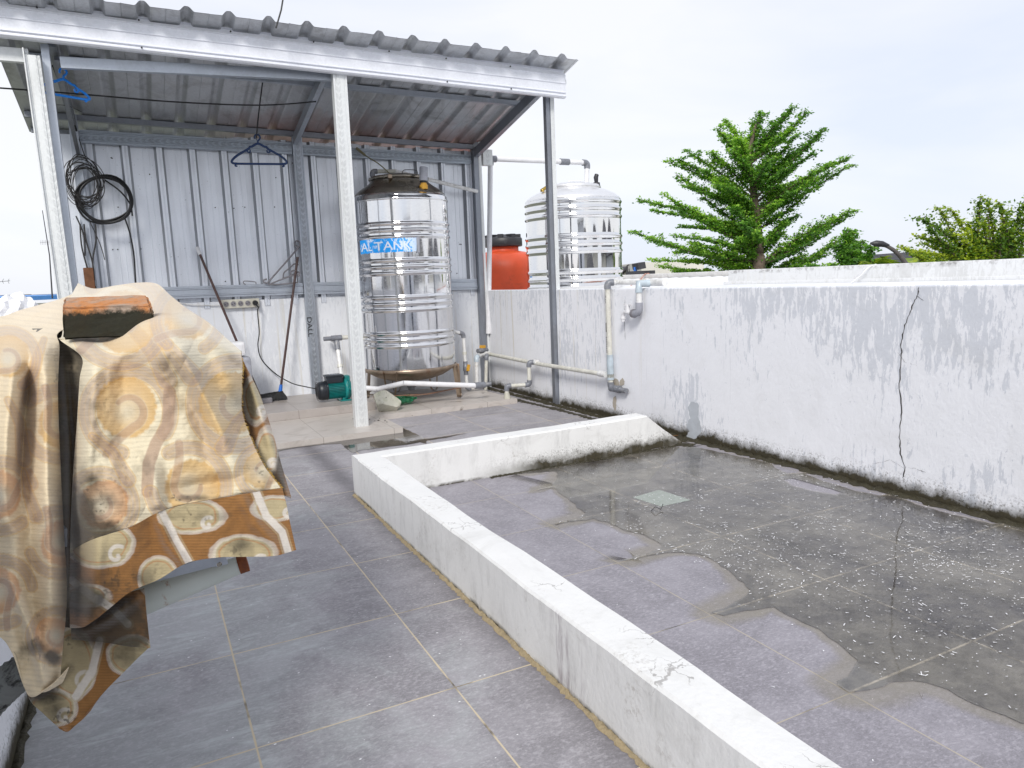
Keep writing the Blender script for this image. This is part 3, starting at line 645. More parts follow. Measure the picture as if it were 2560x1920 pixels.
rows = [[Vector((p[0], 8.045 - p[1] + .002 * math.sin(p[0] * 9 + z * 5), 1.10 + (tops[i] - 1.10) * z)) for i, p in enumerate(pr_)] for z in zs]
grid(b, rows, False)
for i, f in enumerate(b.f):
    if abs(b.v[f[0]][1] - b.v[f[1]][1]) > .02: b.mi[i] = 1  # steep flanks take the dark copy that paints their shade
ws = b.build('wall_sheet', [M['wallsheet'], M['wallrib_shade']], shed)
for _ in range(40):
    x, z = rr.uniform(-.2, 3.5), rr.choice([1.30, 1.36, 2.1, 1.7, 2.4, 2.55]) + rr.uniform(-.01, .01)
    b = MB(); b.tube([(x, 8.043, z), (x, 8.034, z)], .006, 6); b.build('screw', M['screw'], ws)
# rafters, purlins
def rafter(x, y0, y1, dz, wx, wz, mat): 
    b = MB(); b.beam((x, y0, RX(x, y0) - dz), (x, y1, RX(x, y1) - dz), wx, wz); return b.build('rafter', mat, shed)
rafter(3.60, 6.22, 8.0, .10, .05, .10, M['galv_dark']); rafter(1.58, 6.30, 8.0, .09, .045, .09, M['galv']); rafter(-.385, 6.41, 8.0, .09, .05, .10, M['galv_dark'])
for y, wz in ((6.83, .045), (7.93, .05)):
    b = MB(); b.beam((-.75, y, RX(-.75, y) - .03), (3.72, y, RX(3.72, y) - .03), .05, wz); b.build('purlin', M['galv_dark'] if y > 7 else M['galv'], shed)
b = MB(); b.beam((-.75, 8.30, RX(-.75, 8.30) - .027), (3.66, 8.30, RX(3.66, 8.30) - .027), .04, .04); b.build('purlin', M['galv_dark'], shed)
b = MB(); b.beam((-.34, 6.33, 2.925), (1.60, 6.30, 2.985), .05, .075); b.build('tie_beam', M['galv'], shed)
b = MB(); b.box((-1.1, 6.28, 2.90), (-.525, 6.33, 2.99)); b.build('tie_beam', M['galv_pale'], shed)
b = MB(); b.beam((-.37, 6.5, 3.0), (-.37, 7.9, 2.55), .03, .03); b.build('tie_beam', M['galv_dark'], shed)
# roof sheet, two skins so that it has thickness
pr_ = corr(-.80, 3.80, .284, None, .036, small=False, ph=-.0595); b = MB(); rr = random.Random(8)
ysr = [5.99, 6.2, 6.8, 7.4, 8.0, 8.42]
def rrow(off): return [[Vector((p[0], y + (rr.uniform(-.006, .006) if i in (0, 5) else 0), RX(p[0], y) + p[1] + off + .002 * math.sin(y * 7 + p[0] * 3))) for p in pr_] for i, y in enumerate(ysr)]
r0 = rrow(0); grid(b, r0, False); grid(b, [[v + Vector((0, 0, .003)) for v in r] for r in r0], False)
b.build('roof_sheet', M['roof'], shed)
# fascia: two lengths of pressed sheet, the left one lapping the right one
def fascia(x0, x1, yoff, name='fascia'):
    b = MB(); zb = lambda x: 3.018 - .0200 * (x + .4); zt = lambda x: 3.262 - .0185 * (x + .4)
    prof = [(.035, -.005), (.0, 0), (-.012, .05), (-.004, .10), (0, .15), (-.014, .17), (-.014, .20), (-.002, .22), (-.006, .49), (-.014, .505), (-.014, .525), (-.006, .54), (-.006, .76), (-.013, .775), (-.013, .795), (-.004, .81), (0, .88), (.022, .90), (.022, .96), (.004, 1.0), (.03, 1.0)]
    xs = np.linspace(x0, x1, 24); rows = [[Vector((x, 6.17 + yoff + p[0] + .002 * math.sin(x * 5), zb(x) + (zt(x) - zb(x)) * p[1])) for p in prof] for x in xs]
    grid(b, rows, False); grid(b, [[v + Vector((0, .0015, 0)) for v in r] for r in rows], False); o = b.build(name, M['fascia'], shed)
    for x in np.arange(x0 + .1, x1, .62):
        for t in (.87, .10) if int(x * 10) % 2 else (.87,):
            c = Vector((x, 6.17 + yoff - .012, zb(x) + (zt(x) - zb(x)) * t)); b = MB(); b.tube([c, c + Vector((0, -.006, 0))], .0065, 8); b.build('screw', M['screw'], o)
fascia(-1.15, 2.475, -.004); fascia(2.46, 3.76, 0)
b = MB(); b.box((3.755, 6.2, 3.07), (3.79, 6.23, 3.11)); b.build('bracket', M['galv_pale'], shed)

# ------------------------------------------------------------------ water tanks
def shell_prof(r, z0, z1, bands, rib=.012, rh=.030):
    """polished wall with groups of three rolled ribs"""
    pts = [(r, z0)]
    for bz in bands:
        for k in (-1, 0, 1):
            c = bz + k * rh * 1.35
            pts.append((r, c - rh * .5 - .003)); 
            for t in np.linspace(-1, 1, 9): pts.append((r + rib * (math.cos(t * math.pi) + 1) / 2, c + t * rh * .5))
            pts.append((r, c + rh * .5 + .003))
    pts.append((r, z1)); return pts
B1Z = (.712, 1.072, 1.436, 1.790); T1 = (2.492, 7.42)
t1 = thing('water_tank', 'tall scratched stainless water tank with torn blue label, standing under the metal roof', 'water tank', (T1[0], T1[1], .05), 'stainless water tanks')
b = MB(); b.lathe(shell_prof(.485, .40, 2.085, B1Z, .012, .047), (*T1, 0), 96); b.build('shell', M['steel'], t1)
b = MB(); b.lathe([(.478, 2.13), (.468, 2.155), (.44, 2.19), (.40, 2.22), (.35, 2.252), (.31, 2.282), (.298, 2.30), (.296, 2.322), (0.0, 2.325)], (*T1, 0), 72)
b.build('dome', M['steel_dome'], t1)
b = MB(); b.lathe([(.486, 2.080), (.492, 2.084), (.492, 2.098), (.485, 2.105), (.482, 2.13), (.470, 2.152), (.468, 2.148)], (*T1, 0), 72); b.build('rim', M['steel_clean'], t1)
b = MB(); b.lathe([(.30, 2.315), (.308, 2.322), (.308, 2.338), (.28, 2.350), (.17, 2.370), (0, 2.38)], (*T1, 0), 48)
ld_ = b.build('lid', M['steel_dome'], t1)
b = MB(); b.tube(smoothpts([(T1[0] - .02, T1[1] - .18, 2.368), (T1[0], T1[1] - .2, 2.395), (T1[0] + .12, T1[1] - .2, 2.395), (T1[0] + .14, T1[1] - .18, 2.362)], 5), .004, 6); b.build('handle', M['screw'], ld_)
for a in (235, 305): 
    p = Vector((T1[0] + .305 * math.cos(R(a)), T1[1] + .305 * math.sin(R(a)), 2.315)); b = MB(); b.bbox(p - Vector((.02, .015, .01)), p + Vector((.02, .015, .025)), .003); b.build('clamp', M['steel_rust'], ld_)
# dent plate on the dome
b = MB(); a = -92; p = Vector((T1[0] + .02, T1[1] - .44, 2.165)); b.add([p + Vector((-.08, .04, .015)), p + Vector((0, .07, .045)), p + Vector((.07, .05, .012)), p + Vector((0, -.025, -.035)), p + Vector((0, .0, .028))], [(0, 3, 4), (3, 2, 4), (2, 1, 4), (1, 0, 4)]); b.build('dent_plate', M['steel_clean'], t1)
b = MB(); b.lathe([(0, .245), (.12, .25), (.25, .27), (.36, .305), (.43, .345), (.475, .385), (.487, .41)], (*T1, 0), 72); b.build('bottom_dish', M['steel_rust'], t1)
b = MB(); b.lathe([(.498, .375), (.504, .38), (.504, .402), (.497, .41), (.489, .412)], (*T1, 0), 72); rg = b.build('ring', M['steel_rust'], t1)
for a in (-132, -36, 42, 90, 140):
    ca, sa = math.cos(R(a)), math.sin(R(a)); ta = Vector((-sa, ca, 0)); b = MB()
    top = Vector((T1[0] + ca * .50, T1[1] + sa * .50, .40))
    pts = []
    for sgn in (1, -1):
        pts.append(top + ta * .075 * sgn)
    lo = Vector((T1[0] + ca * .52, T1[1] + sa * .52, .055))
    path = smoothpts([pts[0], pts[0].lerp(lo, .7) + ta * .02, lo + ta * .035 + Vector((0, 0, .02)), lo, lo - ta * .035 + Vector((0, 0, .02)), pts[1].lerp(lo, .7) - ta * .02, pts[1]], 6)
    nrm = Vector((ca, sa, 0)); rows = []
    for i, q in enumerate(path):
        rows.append([q + nrm * .018, q - nrm * .018])
    grid(b, rows, False); grid(b, [[v + Vector((0, 0, .003)) + nrm * .001 for v in r] for r in rows], False); b.build('leg', M['steel_rust'], t1)
b = MB()
for z_, r_ in ((.15, .52),):
    for a in range(0, 360, 72):
        p, q = [Vector((T1[0] + r_ * math.cos(R(k)), T1[1] + r_ * math.sin(R(k)), z_)) for k in (a - 33, a + 39)]; b.tube([p, q], .006, 6)
b.build('brace', M['steel_rust'], t1)
b = MB(); b.tube([(T1[0], T1[1], .29), (T1[0], T1[1], .14)], .035, 16); b.tube([(T1[0], T1[1], .2), (T1[0], T1[1], .17)], .05, 16); b.build('outlet', M['fit'], t1)
# torn label: curved sheet hugging the shell with pale letters
s = NT('torn blue label'); p = s.pos(); zz = s.xyz()[2]; xx = s.xyz()[0]
tn = s.math('ADD', s.noise(22, 5, .7, .6, s.mapv(p, (1.6, 1, 1))), s.math('MULTIPLY', s.step(xx, 2.25, 2.46), .16))
cc = s.mix(s.step(tn, .56, .60), (.005, .34, .92, 1), (.62, .76, .95, 1)); M['label'] = s.fin(cc, .35)
M['labeltxt'] = simple('label lettering', (.75, .84, .97), .4, var=.1)
def on_shell(x, z, r): a = math.asin(max(-1, min(1, x / r))); return Vector((T1[0] + x, T1[1] - r * math.cos(a), z))
b = MB(); rr = random.Random(4); rows = []
for i, x in enumerate(np.linspace(-.478, -.02, 60)):
    top = 1.712 - .0 * (x > .0) + rr.uniform(-.005, .005); bo = 1.578 + rr.uniform(-.004, .004)
    rows.append([on_shell(x + (.012 * (t - .5) if i == 59 else 0), bo + (top - bo) * t, .4885) for t in (0, .3, .6, 1)])
grid(b, rows); lb = b.build('label', M['label'], t1)
b = MB(); rows = []
for i in range(10):
    t = i / 9 * 4.4; x = -.02 + .016 * math.cos(t + 1.5); rows.append([on_shell(x + .01, z, .489 + .016 * (1 + math.sin(t - 1.5))) for z in (1.565, 1.64, 1.72)])
grid(b, rows); b.build('label_curl', M['greypipe'], lb)
def text_mesh(txt, size):
    cu = bpy.data.curves.new('t', 'FONT'); cu.body = txt; cu.size = size; cu.extrude = 0; cu.resolution_u = 3; cu.offset = .002 * size * 4
    o = bpy.data.objects.new('t', cu); COL.objects.link(o); bpy.context.view_layer.update()
    me = bpy.data.meshes.new_from_object(o.evaluated_get(bpy.context.evaluated_depsgraph_get()))
    vs = [v.co.copy() for v in me.vertices]; fs = [tuple(p.vertices) for p in me.polygons]
    bpy.data.objects.remove(o); bpy.data.curves.remove(cu); bpy.data.meshes.remove(me); return vs, fs
# subdivide letters finely enough to bend
def bent_text(txt, size, x0, z0, r, sx=1.0):
    vs, fs = text_mesh(txt, size); bm = bmesh.new(); bv = [bm.verts.new(v) for v in vs]
    for f in fs:
        try: bm.faces.new([bv[i] for i in f])
        except ValueError: pass
    bmesh.ops.triangulate(bm, faces=bm.faces[:]); bmesh.ops.subdivide_edges(bm, edges=[e for e in bm.edges if e.calc_length() > .03], cuts=3, use_grid_fill=True)
    bm.verts.index_update(); b = MB(); b.add([on_shell(x0 + v.co.x * sx, z0 + v.co.y, r) for v in bm.verts], [[v.index for v in f.verts] for f in bm.faces]); bm.free(); return b
b = bent_text('AL', .118, -.476, 1.600, .4900, .5); q = bent_text('TANK', .118, -.395, 1.600, .4900, 1.0); b.add(q.v, q.f); b.build('lettering', M['labeltxt'], lb)
# float valve, elbow and cord on top of tank 1
fv = thing('float_valve', 'grey capped float valve with yellow nut on top of the sheltered tank', 'valve', (T1[0] + .20, T1[1] - .27, 2.26))
c = Vector((T1[0] + .12, T1[1] - .40, 2.175))
b = MB(); b.tube([c + Vector((0, 0, .09)), c + Vector((.012, 0, .215))], .042, 24); b.tube([c + Vector((.012, 0, .215)), c + Vector((.013, 0, .222))], .040, 24); b.build('cap', M['greypipe'], fv)
b = MB(); b.tube([c + Vector((0, 0, .01)), c + Vector((0, 0, .05))], .042, 8); b.tube([c + Vector((0, 0, .045)), c + Vector((0, 0, .075))], .030, 16); b.build('nut', M['yellow'], fv)
b = MB(); b.tube([c + Vector((0, 0, .07)), c + Vector((0, 0, .092))], .034, 16); b.build('neck', M['black'], fv)
def path_arc(a, corner, c_, k=.045):
    a, corner, c_ = map(Vector, (a, corner, c_)); d0 = (a - corner).normalized(); d1 = (c_ - corner).normalized(); p0 = corner + d0 * k; p1 = corner + d1 * k
    out = []
    for i in range(9):
        t = i / 8; out.append(p0 * (1 - t) ** 2 + corner * 2 * t * (1 - t) + p1 * t * t)
    return out
def pipes(name, label, cat, path, r, pm, fms=None, group=None, couplers=(), ends=(), parent=None):
    """a run of PVC pipe: straight lengths as parts, an elbow part at every bend"""
    P = [Vector(p) for p in path]; t = parent or thing(name, label, cat, P[-1] if P[-1].z < P[0].z else P[0], group)
    fr = r * 1.32; el = r * 2.4; fms = fms or ['fit'] * 9
    for i in range(len(P) - 1):
        b = MB(); b.tube([P[i], P[i + 1]], r, 16); b.build('pipe', M[pm[i] if isinstance(pm, (list, tuple)) else pm], t)
    for i in range(1, len(P) - 1):
        if not fms[i - 1]: continue
        b = MB(); pa = path_arc(P[i - 1], P[i], P[i + 1], r * 1.5)
        d0 = (P[i - 1] - P[i]).normalized(); d1 = (P[i + 1] - P[i]).normalized()
        b.tube([P[i] + d0 * el] + pa + [P[i] + d1 * el], fr, 16); b.build('elbow', M[fms[i - 1]], t)
    for (i, f, ln, m) in couplers:
        d = (P[i + 1] - P[i]); c = P[i] + d * f; d = d.normalized(); b = MB(); b.tube([c - d * ln / 2, c + d * ln / 2], fr, 16); b.build('coupler', M[m], t)
    return t
b = pipes('inlet_pipe', 'pale pipe running from behind the sheltered tank lid to the rear right post', 'pipe', [(T1[0] - .20, T1[1] + .25, 2.36), (T1[0] - .20, T1[1] + .25, 2.44), (T1[0] + .05, T1[1] + .26, 2.45), (3.57, 7.86, 2.28)], .021, ['fit', 'pvc_cream', 'pvc'], ['fit', None])
b = MB(); b.tube(smoothpts([(T1[0] - .26, 7.9, 2.70), (T1[0] - .22, 7.8, 2.62), (T1[0] - .12, 7.68, 2.52), (T1[0] - .02, 7.60, 2.40)], 6), .006, 6); b.tube([(T1[0] - .275, 7.93, 2.715), (T1[0] - .225, 7.82, 2.63)], .014, 8); tag(b.build('cord', simple('old khaki cord', (.25, .23, .13), .7)), 'khaki cord hanging from the rear beam down to the tank lid', 'cord')

# second stainless tank and the orange one, on a neighbouring deck behind the boundary wall
T2 = PD(1434, 600, 9.35); T2 = (T2.x, T2.y)
t2 = thing('water_tank', 'bright mirror-polished stainless water tank behind the boundary wall, beside the orange tank', 'water tank', (*T2, .25), 'stainless water tanks')
b = MB(); b.lathe(shell_prof(.605, .30, 2.19, (.80, 1.24, 1.664, 2.085), .015, .066), (*T2, 0), 96); b.build('shell', M['steel_clean'], t2)
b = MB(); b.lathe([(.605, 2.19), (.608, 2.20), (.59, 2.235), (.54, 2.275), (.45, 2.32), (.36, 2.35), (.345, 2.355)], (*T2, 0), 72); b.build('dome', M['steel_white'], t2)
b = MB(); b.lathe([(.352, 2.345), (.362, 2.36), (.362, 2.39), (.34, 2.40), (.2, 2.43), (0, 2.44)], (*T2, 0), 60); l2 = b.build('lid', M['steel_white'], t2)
b = MB(); b.tube(smoothpts([(T2[0] - .08, T2[1] - .05, 2.425), (T2[0] - .07, T2[1] - .05, 2.455), (T2[0] + .07, T2[1] - .1, 2.455), (T2[0] + .08, T2[1] - .1, 2.425)], 5), .006, 6); b.build('handle', M['steel_white'], l2)
b = MB(); b.lathe([(0, .25), (.56, .25), (.60, .30)], (*T2, 0), 48); b.build('base', M['steel_rust'], t2)
q = PD(1491, 462, 9.12); v2 = thing('float_valve', 'black float valve on the dome of the bright tank behind the wall', 'valve', q)
b = MB(); b.lathe([(.02, -.05), (.035, -.045), (.045, .0), (.045, .025), (.03, .03)], q, 16); b.tube([q + Vector((0, 0, .02)), q + Vector((-.005, 0, .09)), q + Vector((.01, 0, .125))], .028, 12, radii=[.022, .03, .026]); b.build('body', M['lid'], v2)
b = MB(); b.tube([q + Vector((0, 0, -.05)), q + Vector((0, 0, -.10))], .05, 8); b.build('nut', M['yellow'], v2)
q = PD(1361, 472, 9.0); b = MB(); b.tube([q + Vector((-.04, 0, -.02)), q + Vector((.05, 0, .03))], .02, 8); b.lathe([(0, 0), (.026, .0), (.026, .03), (0, .03)], q + Vector((-.03, 0, -.035)), 8); tag(b.build('brass_tap', simple('brass', (.55, .38, .10), .3, 1)), 'small brass tap on the left shoulder of the bright tank', 'tap')
# orange tank
T3 = PD(1257, 600, 10.7); T3 = (T3.x, T3.y)
t3 = thing('plastic_tank', 'orange octagonal plastic water tank with black screw lid behind the boundary wall', 'water tank', (*T3, .2))
b = MB(); a0 = 22.5 - 26 + 22.5
def octa(r, z, k=.16, n=8):
    out = []
    for i in range(n):
        for da in (-22.5 + 7, 22.5 - 7):
            a = R(a0 + 45 * i + da); rr_ = r / math.cos(R(15.5)) * .965; out.append(Vector((T3[0] + rr_ * math.cos(a), T3[1] + rr_ * math.sin(a), z)))
    return out
rings = [octa(.50, .22), octa(.515, .3), octa(.515, .85), octa(.50, .93), octa(.525, 1.0), octa(.53, 1.40), octa(.51, 1.50), octa(.44, 1.61), octa(.33, 1.655), octa(.225, 1.675)]
rings = [r + [r[0]] for r in rings]; grid(b, rings, True); b.build('body', M['orange'], t3)
b = MB(); b.lathe([(.225, 1.65), (.225, 1.77), (.21, 1.78)], (*T3, 0), 48); b.build('neck', M['orange'], t3)
b = MB(); b.lathe([(.23, 1.735), (.275, 1.74), (.283, 1.75), (.283, 1.85), (.27, 1.865), (.20, 1.875), (.12, 1.91), (0, 1.925)], (*T3, 0), 56)
for k in range(8):
    a = R(45 * k + 10); d = Vector((math.cos(a), math.sin(a), 0)); t_ = Vector((-d.y, d.x, 0)); c = Vector((*T3, 1.885))
    vs = [c + d * r_ + t_ * w_ + Vector((0, 0, z_)) for r_, z_ in ((.12, .03), (.262, .028), (.262, -.03), (.12, -.02)) for w_ in (-.035, .035)]
    b.add(vs, [(0, 1, 3, 2), (2, 3, 5, 4), (6, 7, 1, 0), (0, 2, 4, 6), (1, 7, 5, 3)])
b.build('lid', M['lid'], t3)
# deck that carries them
b = MB(); b.box((3.90, 6.9, GZ), (9.5, 16, .2)); struct(b.build('neighbour_deck', M['plinth']))
# overhead feed pipe
q0 = PD(1216, 728, 8.6); q1 = PD(1226, 397, 8.6); q2 = PD(1468, 407, 9.3); q3 = PD(1466, 452, 9.3)
pipes('feed_pipe', 'white overhead pipe that rises behind the wall and bends down into the bright tank', 'pipe', [q0 - Vector((0, 0, .5)), q1, q2, q3 - Vector((0, 0, .05))], .030, 'whitepl', ['fit', 'fit'], couplers=((1, .75, .13, 'fit'),))
q = q1 + Vector((-.06, -.05, 0)); b = MB(); b.box(q - Vector((.07, .03, .09)), q + Vector((.05, .03, .09))); tag(b.build('channel_offcut', M['galv_pale']), 'square steel channel end holding the overhead pipe beside the rear post', 'bracket')

# ------------------------------------------------------------------ pump
pm = thing('water_pump', 'green and black electric water pump sitting on the cream platform', 'pump', (1.64, 7.30, .13))
cx, cy, cz = 1.62, 7.30, .245
def xl(b, prof, cy=cy, cz=cz, n=40):     # lathe along x
    o = len(b.v); b.lathe(prof, (0, 0, 0), n)
    for i in range(o, len(b.v)): v = b.v[i]; b.v[i] = (v[2], cy + v[0], cz + v[1])
    return b
b = MB(); xl(b, [(0, 1.475), (.07, 1.477), (.088, 1.49), (.094, 1.52), (.094, 1.57), (.085, 1.575)]); fc = b.build('fan_cover', M['pumpblack'], pm)
b = MB()
for k in range(5): xl(b, [(.02 + k * .016, 1.474), (.026 + k * .016, 1.472), (.028 + k * .016, 1.476)])
b.build('grille', M['lid'], fc)
b = MB(); xl(b, [(.075, 1.57), (.075, 1.745)])
for k in range(36):
    a = R(10 * k); d = Vector((0, math.cos(a), math.sin(a))); t_ = Vector((0, -d.z, d.y)); c = Vector((0, cy, cz))
    vs = [c + Vector((x_, 0, 0)) + d * r_ + t_ * w_ for x_ in (1.575, 1.735) for r_, w_ in ((.07, -.0025), (.091, -.0015), (.091, .0015), (.07, .0025))]
    b.add(vs, [(0, 1, 2, 3), (7, 6, 5, 4), (0, 4, 5, 1), (1, 5, 6, 2), (2, 6, 7, 3)])
b.build('motor_body', M['teal'], pm)
b = MB(); xl(b, [(.07, 1.735), (.105, 1.74), (.112, 1.75), (.112, 1.765), (.10, 1.77), (.095, 1.795), (.085, 1.80), (.06, 1.82), (0, 1.825)]); b.bbox((1.745, cy - .045, cz + .05), (1.80, cy + .045, cz + .135), .01)
for a in range(0, 360, 60): c = Vector((1.772, cy + .1 * math.cos(R(a)), cz + .1 * math.sin(R(a)))); b.tube([c, c + Vector((.012, 0, 0))], .011, 6)
b.build('pump_head', M['teal'], pm)
b = MB(); b.bbox((1.56, cy - .065, cz + .07), (1.725, cy + .055, cz + .155), .012); b.bbox((1.553, cy - .072, cz + .135), (1.732, cy + .06, cz + .152), .006); tb = b.build('terminal_box', M['pumpblack'], pm)
b = MB(); b.box((1.60, cy - .055, cz + .1555), (1.71, cy + .035, cz + .158)); pl_ = b.build('rating_plate', M['galv'], tb)
b = MB()
for k in range(5):
    for j_ in range(4):
        if (k * 3 + j_) % 5: b.box((1.61 + j_ * .023, cy - .045 + k * .015, cz + .1582), (1.627 + j_ * .023, cy - .041 + k * .015, cz + .1588))
b.build('printing', M['screw'], pl_)
b = MB(); b.bbox((1.68, cy - .09, .131), (1.79, cy + .09, .142), .004); b.bbox((1.715, cy - .04, .14), (1.76, cy + .04, .19), .006); b.build('foot', M['teal'], pm)
pipes('riser_pipe', 'white pipe rising from the pump to a grey T-joint on the masonry wall', 'pipe', [(1.735, 7.33, .34), (1.750, 7.50, .70), (1.750, 7.9, .73)], .022, 'pvc', [None], couplers=((0, .93, .11, 'fit'), (0, .35, .03, 'pvc_cream')))
q = Vector((1.750, 7.50, .745)); pipes('outlet_pipe', 'pale horizontal pipe with grey ends on the masonry wall above the pump', 'pipe', [q + Vector((-.13, 0, 0)), q, q + Vector((.42, .05, .0))], .022, ['fit', 'pvc_cream'], ['fit'])
q0 = Vector((1.83, 7.27, .255)); pipes('suction_pipe', 'thick white pipe lying from the pump past the front of the tank legs', 'pipe', [q0, q0 + Vector((.20, -.18, -.02)), (2.25, 6.93, .29), (2.98, 6.80, .205), (3.05, 6.80, .205)], .026, 'whitepl', [None, None, None], couplers=((0, .1, .09, 'fit'), (3, .55, .11, 'fit')))
b = MB(); b.tube([(1.95, 7.0, .175), (2.5, 6.95, .15), (3.0, 6.95, .19)], .006, 8); tag(b.build('rod', simple('rusty thin rod', (.25, .13, .08), .6)), 'thin rusty rod under the white suction pipe', 'rod')
# concrete lump
def rock(name, c, dims, seed, mat, label, cat, amp=.2):
    bm = bmesh.new(); bmesh.ops.create_icosphere(bm, subdivisions=4, radius=1); rr = random.Random(seed)
    pl = [(Vector((rr.gauss(0, 1), rr.gauss(0, 1), rr.gauss(0, 1))).normalized(), rr.uniform(.55, .9)) for _ in range(9)]
    for v in bm.verts:
        q = v.co.copy()
        for n_, d in pl:
            k = q.dot(n_) - d
            if k > 0: q -= n_ * k * .92
        q *= 1 + amp * .12 * (math.sin(q.x * 13 + q.y * 7) * math.sin(q.z * 11 + seed))
        v.co = Vector((q.x * dims[0], q.y * dims[1], max(q.z, -.72) * dims[2]))
    bm.verts.index_update(); b = MB(); b.add([v.co + Vector(c) for v in bm.verts], [[v.index for v in f.verts] for f in bm.faces], False); bm.free()
    return tag(b.build(name, mat), label, cat)
s = NT('broken concrete'); cc = s.mix(s.noise(28, 6, .7), (.42, .42, .35, 1), (.62, .60, .52, 1)); cc = s.mix(s.step(s.noise(55, 4, .7), .62, .68), cc, (.10, .10, .08, 1)); cc = s.mix(s.math('MULTIPLY', s.step(s.noise(9, 4), .5, .65), .5), cc, (.30, .33, .20, 1)); s.bump(s.noise(40, 6, .7), .8, .01); M['concrete'] = s.fin(cc, .9)
rock('concrete_lump', (2.02, 6.83, .135), (.155, .12, .12), 12, M['concrete'], 'broken lump of pale concrete on the cream step in front of the tank', 'rock')
b = MB()   # crumpled bottle
rr = random.Random(2); rows = []
for i, (r_, x_) in enumerate(((.0, 0), (.05, .004), (.066, .02), (.062, .06), (.07, .09), (.058, .13), (.068, .16), (.06, .2), (.03, .24), (.014, .26), (.014, .285))):
    rows.append([Vector((2.19 + x_ * .8, 7.05 + .8 * r_ * math.cos(R(20 * k)) * rr.uniform(.8, 1.12), .108 + .8 * r_ * math.sin(R(20 * k)) * rr.uniform(.75, 1.05))) for k in range(18)]); rows[-1].append(rows[-1][0])
grid(b, rows, False); tag(b.build('bottle', M['glassgreen']), 'crumpled green plastic bottle lying under the tank', 'bottle')

# ------------------------------------------------------------------ pipework on the right
def tee(c, d, r, m, t, d2=None, ln=.10):
    b = MB(); c = Vector(c); d = Vector(d).normalized(); b.tube([c - d * ln / 2, c + d * ln / 2], r * 1.32, 16)
    if d2: b.tube([c, c + Vector(d2).normalized() * ln * .5], r * 1.3, 16)
    b.build('tee', M[m], t)
def valve(c, d, r, t, hd):
    c = Vector(c); d = Vector(d).normalized(); b = MB(); b.tube([c - d * .075, c - d * .035, c - d * .03, c + d * .03, c + d * .035, c + d * .075], r, 14, radii=[r * 1.3, r * 1.3, r * 1.6, r * 1.6, r * 1.3, r * 1.3]); v = b.build('valve', M['fit'], t)
    hd = Vector(hd).normalized(); b = MB(); b.tube([c + hd * r, c + hd * r * 2.4], r * .7, 8); sd_ = d.cross(hd).normalized()
    b.beam(c + hd * r * 2.3 - sd_ * .01 - d * .035, c + hd * r * 2.3 + sd_ * .01 + d * .035, .018, .03, hd); b.build('valve_handle', M['yellow'], v)
yq = 7.42
A = PY(1118, 826, yq); A2 = PY(1158, 834, yq); A3 = PY(1168, 972, yq)
A4 = PY(1222, 960, 7.35)
dp_ = pipes('drain_pipe', 'white drain pipe with yellow valve dropping from the right side of the sheltered tank', 'pipe', [A, A2, A3, A4], .019, 'pvc', ['fit', 'fit'], couplers=((1, .35, .03, 'pvc_cream'), (2, .95, .08, 'fit')))
valve(A2.lerp(A3, .62), A3 - A2, .019, dp_, (.35, -1, .1))
B0 = A3.lerp(A4, .45); B1 = PY(B0.x and 1191, 893, 7.4); C0 = PX(1218, 884, 3.56); C1 = PX(1348, 910, 3.57); C2 = PX(1512, 936, 3.585)
mp_ = pipes('wall_pipe', 'long cream pipe running along the boundary wall towards the tap riser', 'pipe', [B0, B1, C0, C1, C2], .021, ['pvc', 'pvc', 'pvc_cream', 'pvc_cream'], ['fit_pale', 'pvc', None], couplers=((3, .97, .10, 'pvc'),))
tee(B0, A4 - A3, .019, 'pvc', mp_); valve(PX(1206, 876, 3.52), (1, .3, 0), .02, mp_, (0, -.2, 1))
pipes('standpipe', 'short upright pipe stub standing in the mossy corner by the rear post', 'pipe', [PY(1214, 985, 7.5), PY(1216, 890, 7.5), PX(1224, 884, 3.56)], .019, 'pvc_cream', ['fit'])
D0 = C0.lerp(C2, .475); tee(D0, C2 - C0, .021, 'pvc', mp_)
F = PZ(1268, 1008); top = PY(1268, 965, F.y); E1 = PX(1340, 915, 3.50); E1 = D0 + Vector((-.06, .02, -.0)); E2 = Vector((E1.x, E1.y, top.z + .0)); E2.z = PX(1335, 964, E1.x).z
pipes('branch_pipe', 'stepped grey-jointed pipe branching off the wall pipe down to the floor edge', 'pipe', [D0, E1, E2, Vector((F.x, F.y, E2.z)), Vector((F.x, F.y, .07))], .020, 'pvc_cream', ['fit', 'fit', 'fit'])
b = MB(); b.tube([(F.x, F.y, .0), (F.x + .004, F.y, .05), (F.x, F.y, .11)], .035, 12, radii=[.045, .036, .026]); b.build('cement_collar', M['concrete'], bpy.data.objects['branch_pipe'])
# tap riser
G0 = PX(1519, 735, 3.615); G1 = PX(1521, 968, 3.615); ry = G0.y
G = pipes('tap_riser', 'tall cream pipe standing against the boundary wall with dark grey elbows', 'pipe', [Vector((3.625, ry - .24, .285)), Vector((3.615, ry - .02, .285)), Vector((3.615, ry, 1.205)), Vector((3.69, ry - .03, 1.205)), Vector((3.72, ry - .22, 1.20)), Vector((3.72, ry - .60, 1.195))], .0225, ['fit', 'pvc_cream', 'pvc', 'pvc', 'pvc'], ['fit', 'fit', None, None], couplers=((1, .20, .22, 'fit_pale'), (1, .12, .03, 'pvc_cream'), (4, .42, .02, 'pvc_cream'), (4, .90, .18, 'pvc')))
b = MB(); b.tube([(3.625, ry - .12, .285), (3.628, ry - .14, .285)], .034, 14); b.tube([(3.622, ry - .01, .285), (3.628, ry - .13, .285)], .031, 14); b.build('socket', M['fit'], G)
b = MB()
for k in range(9): z = .60 + k * .016; b.box((3.5915, ry - .006 + .001 * (k % 2), z), (3.5925, ry + .004, z + .008))
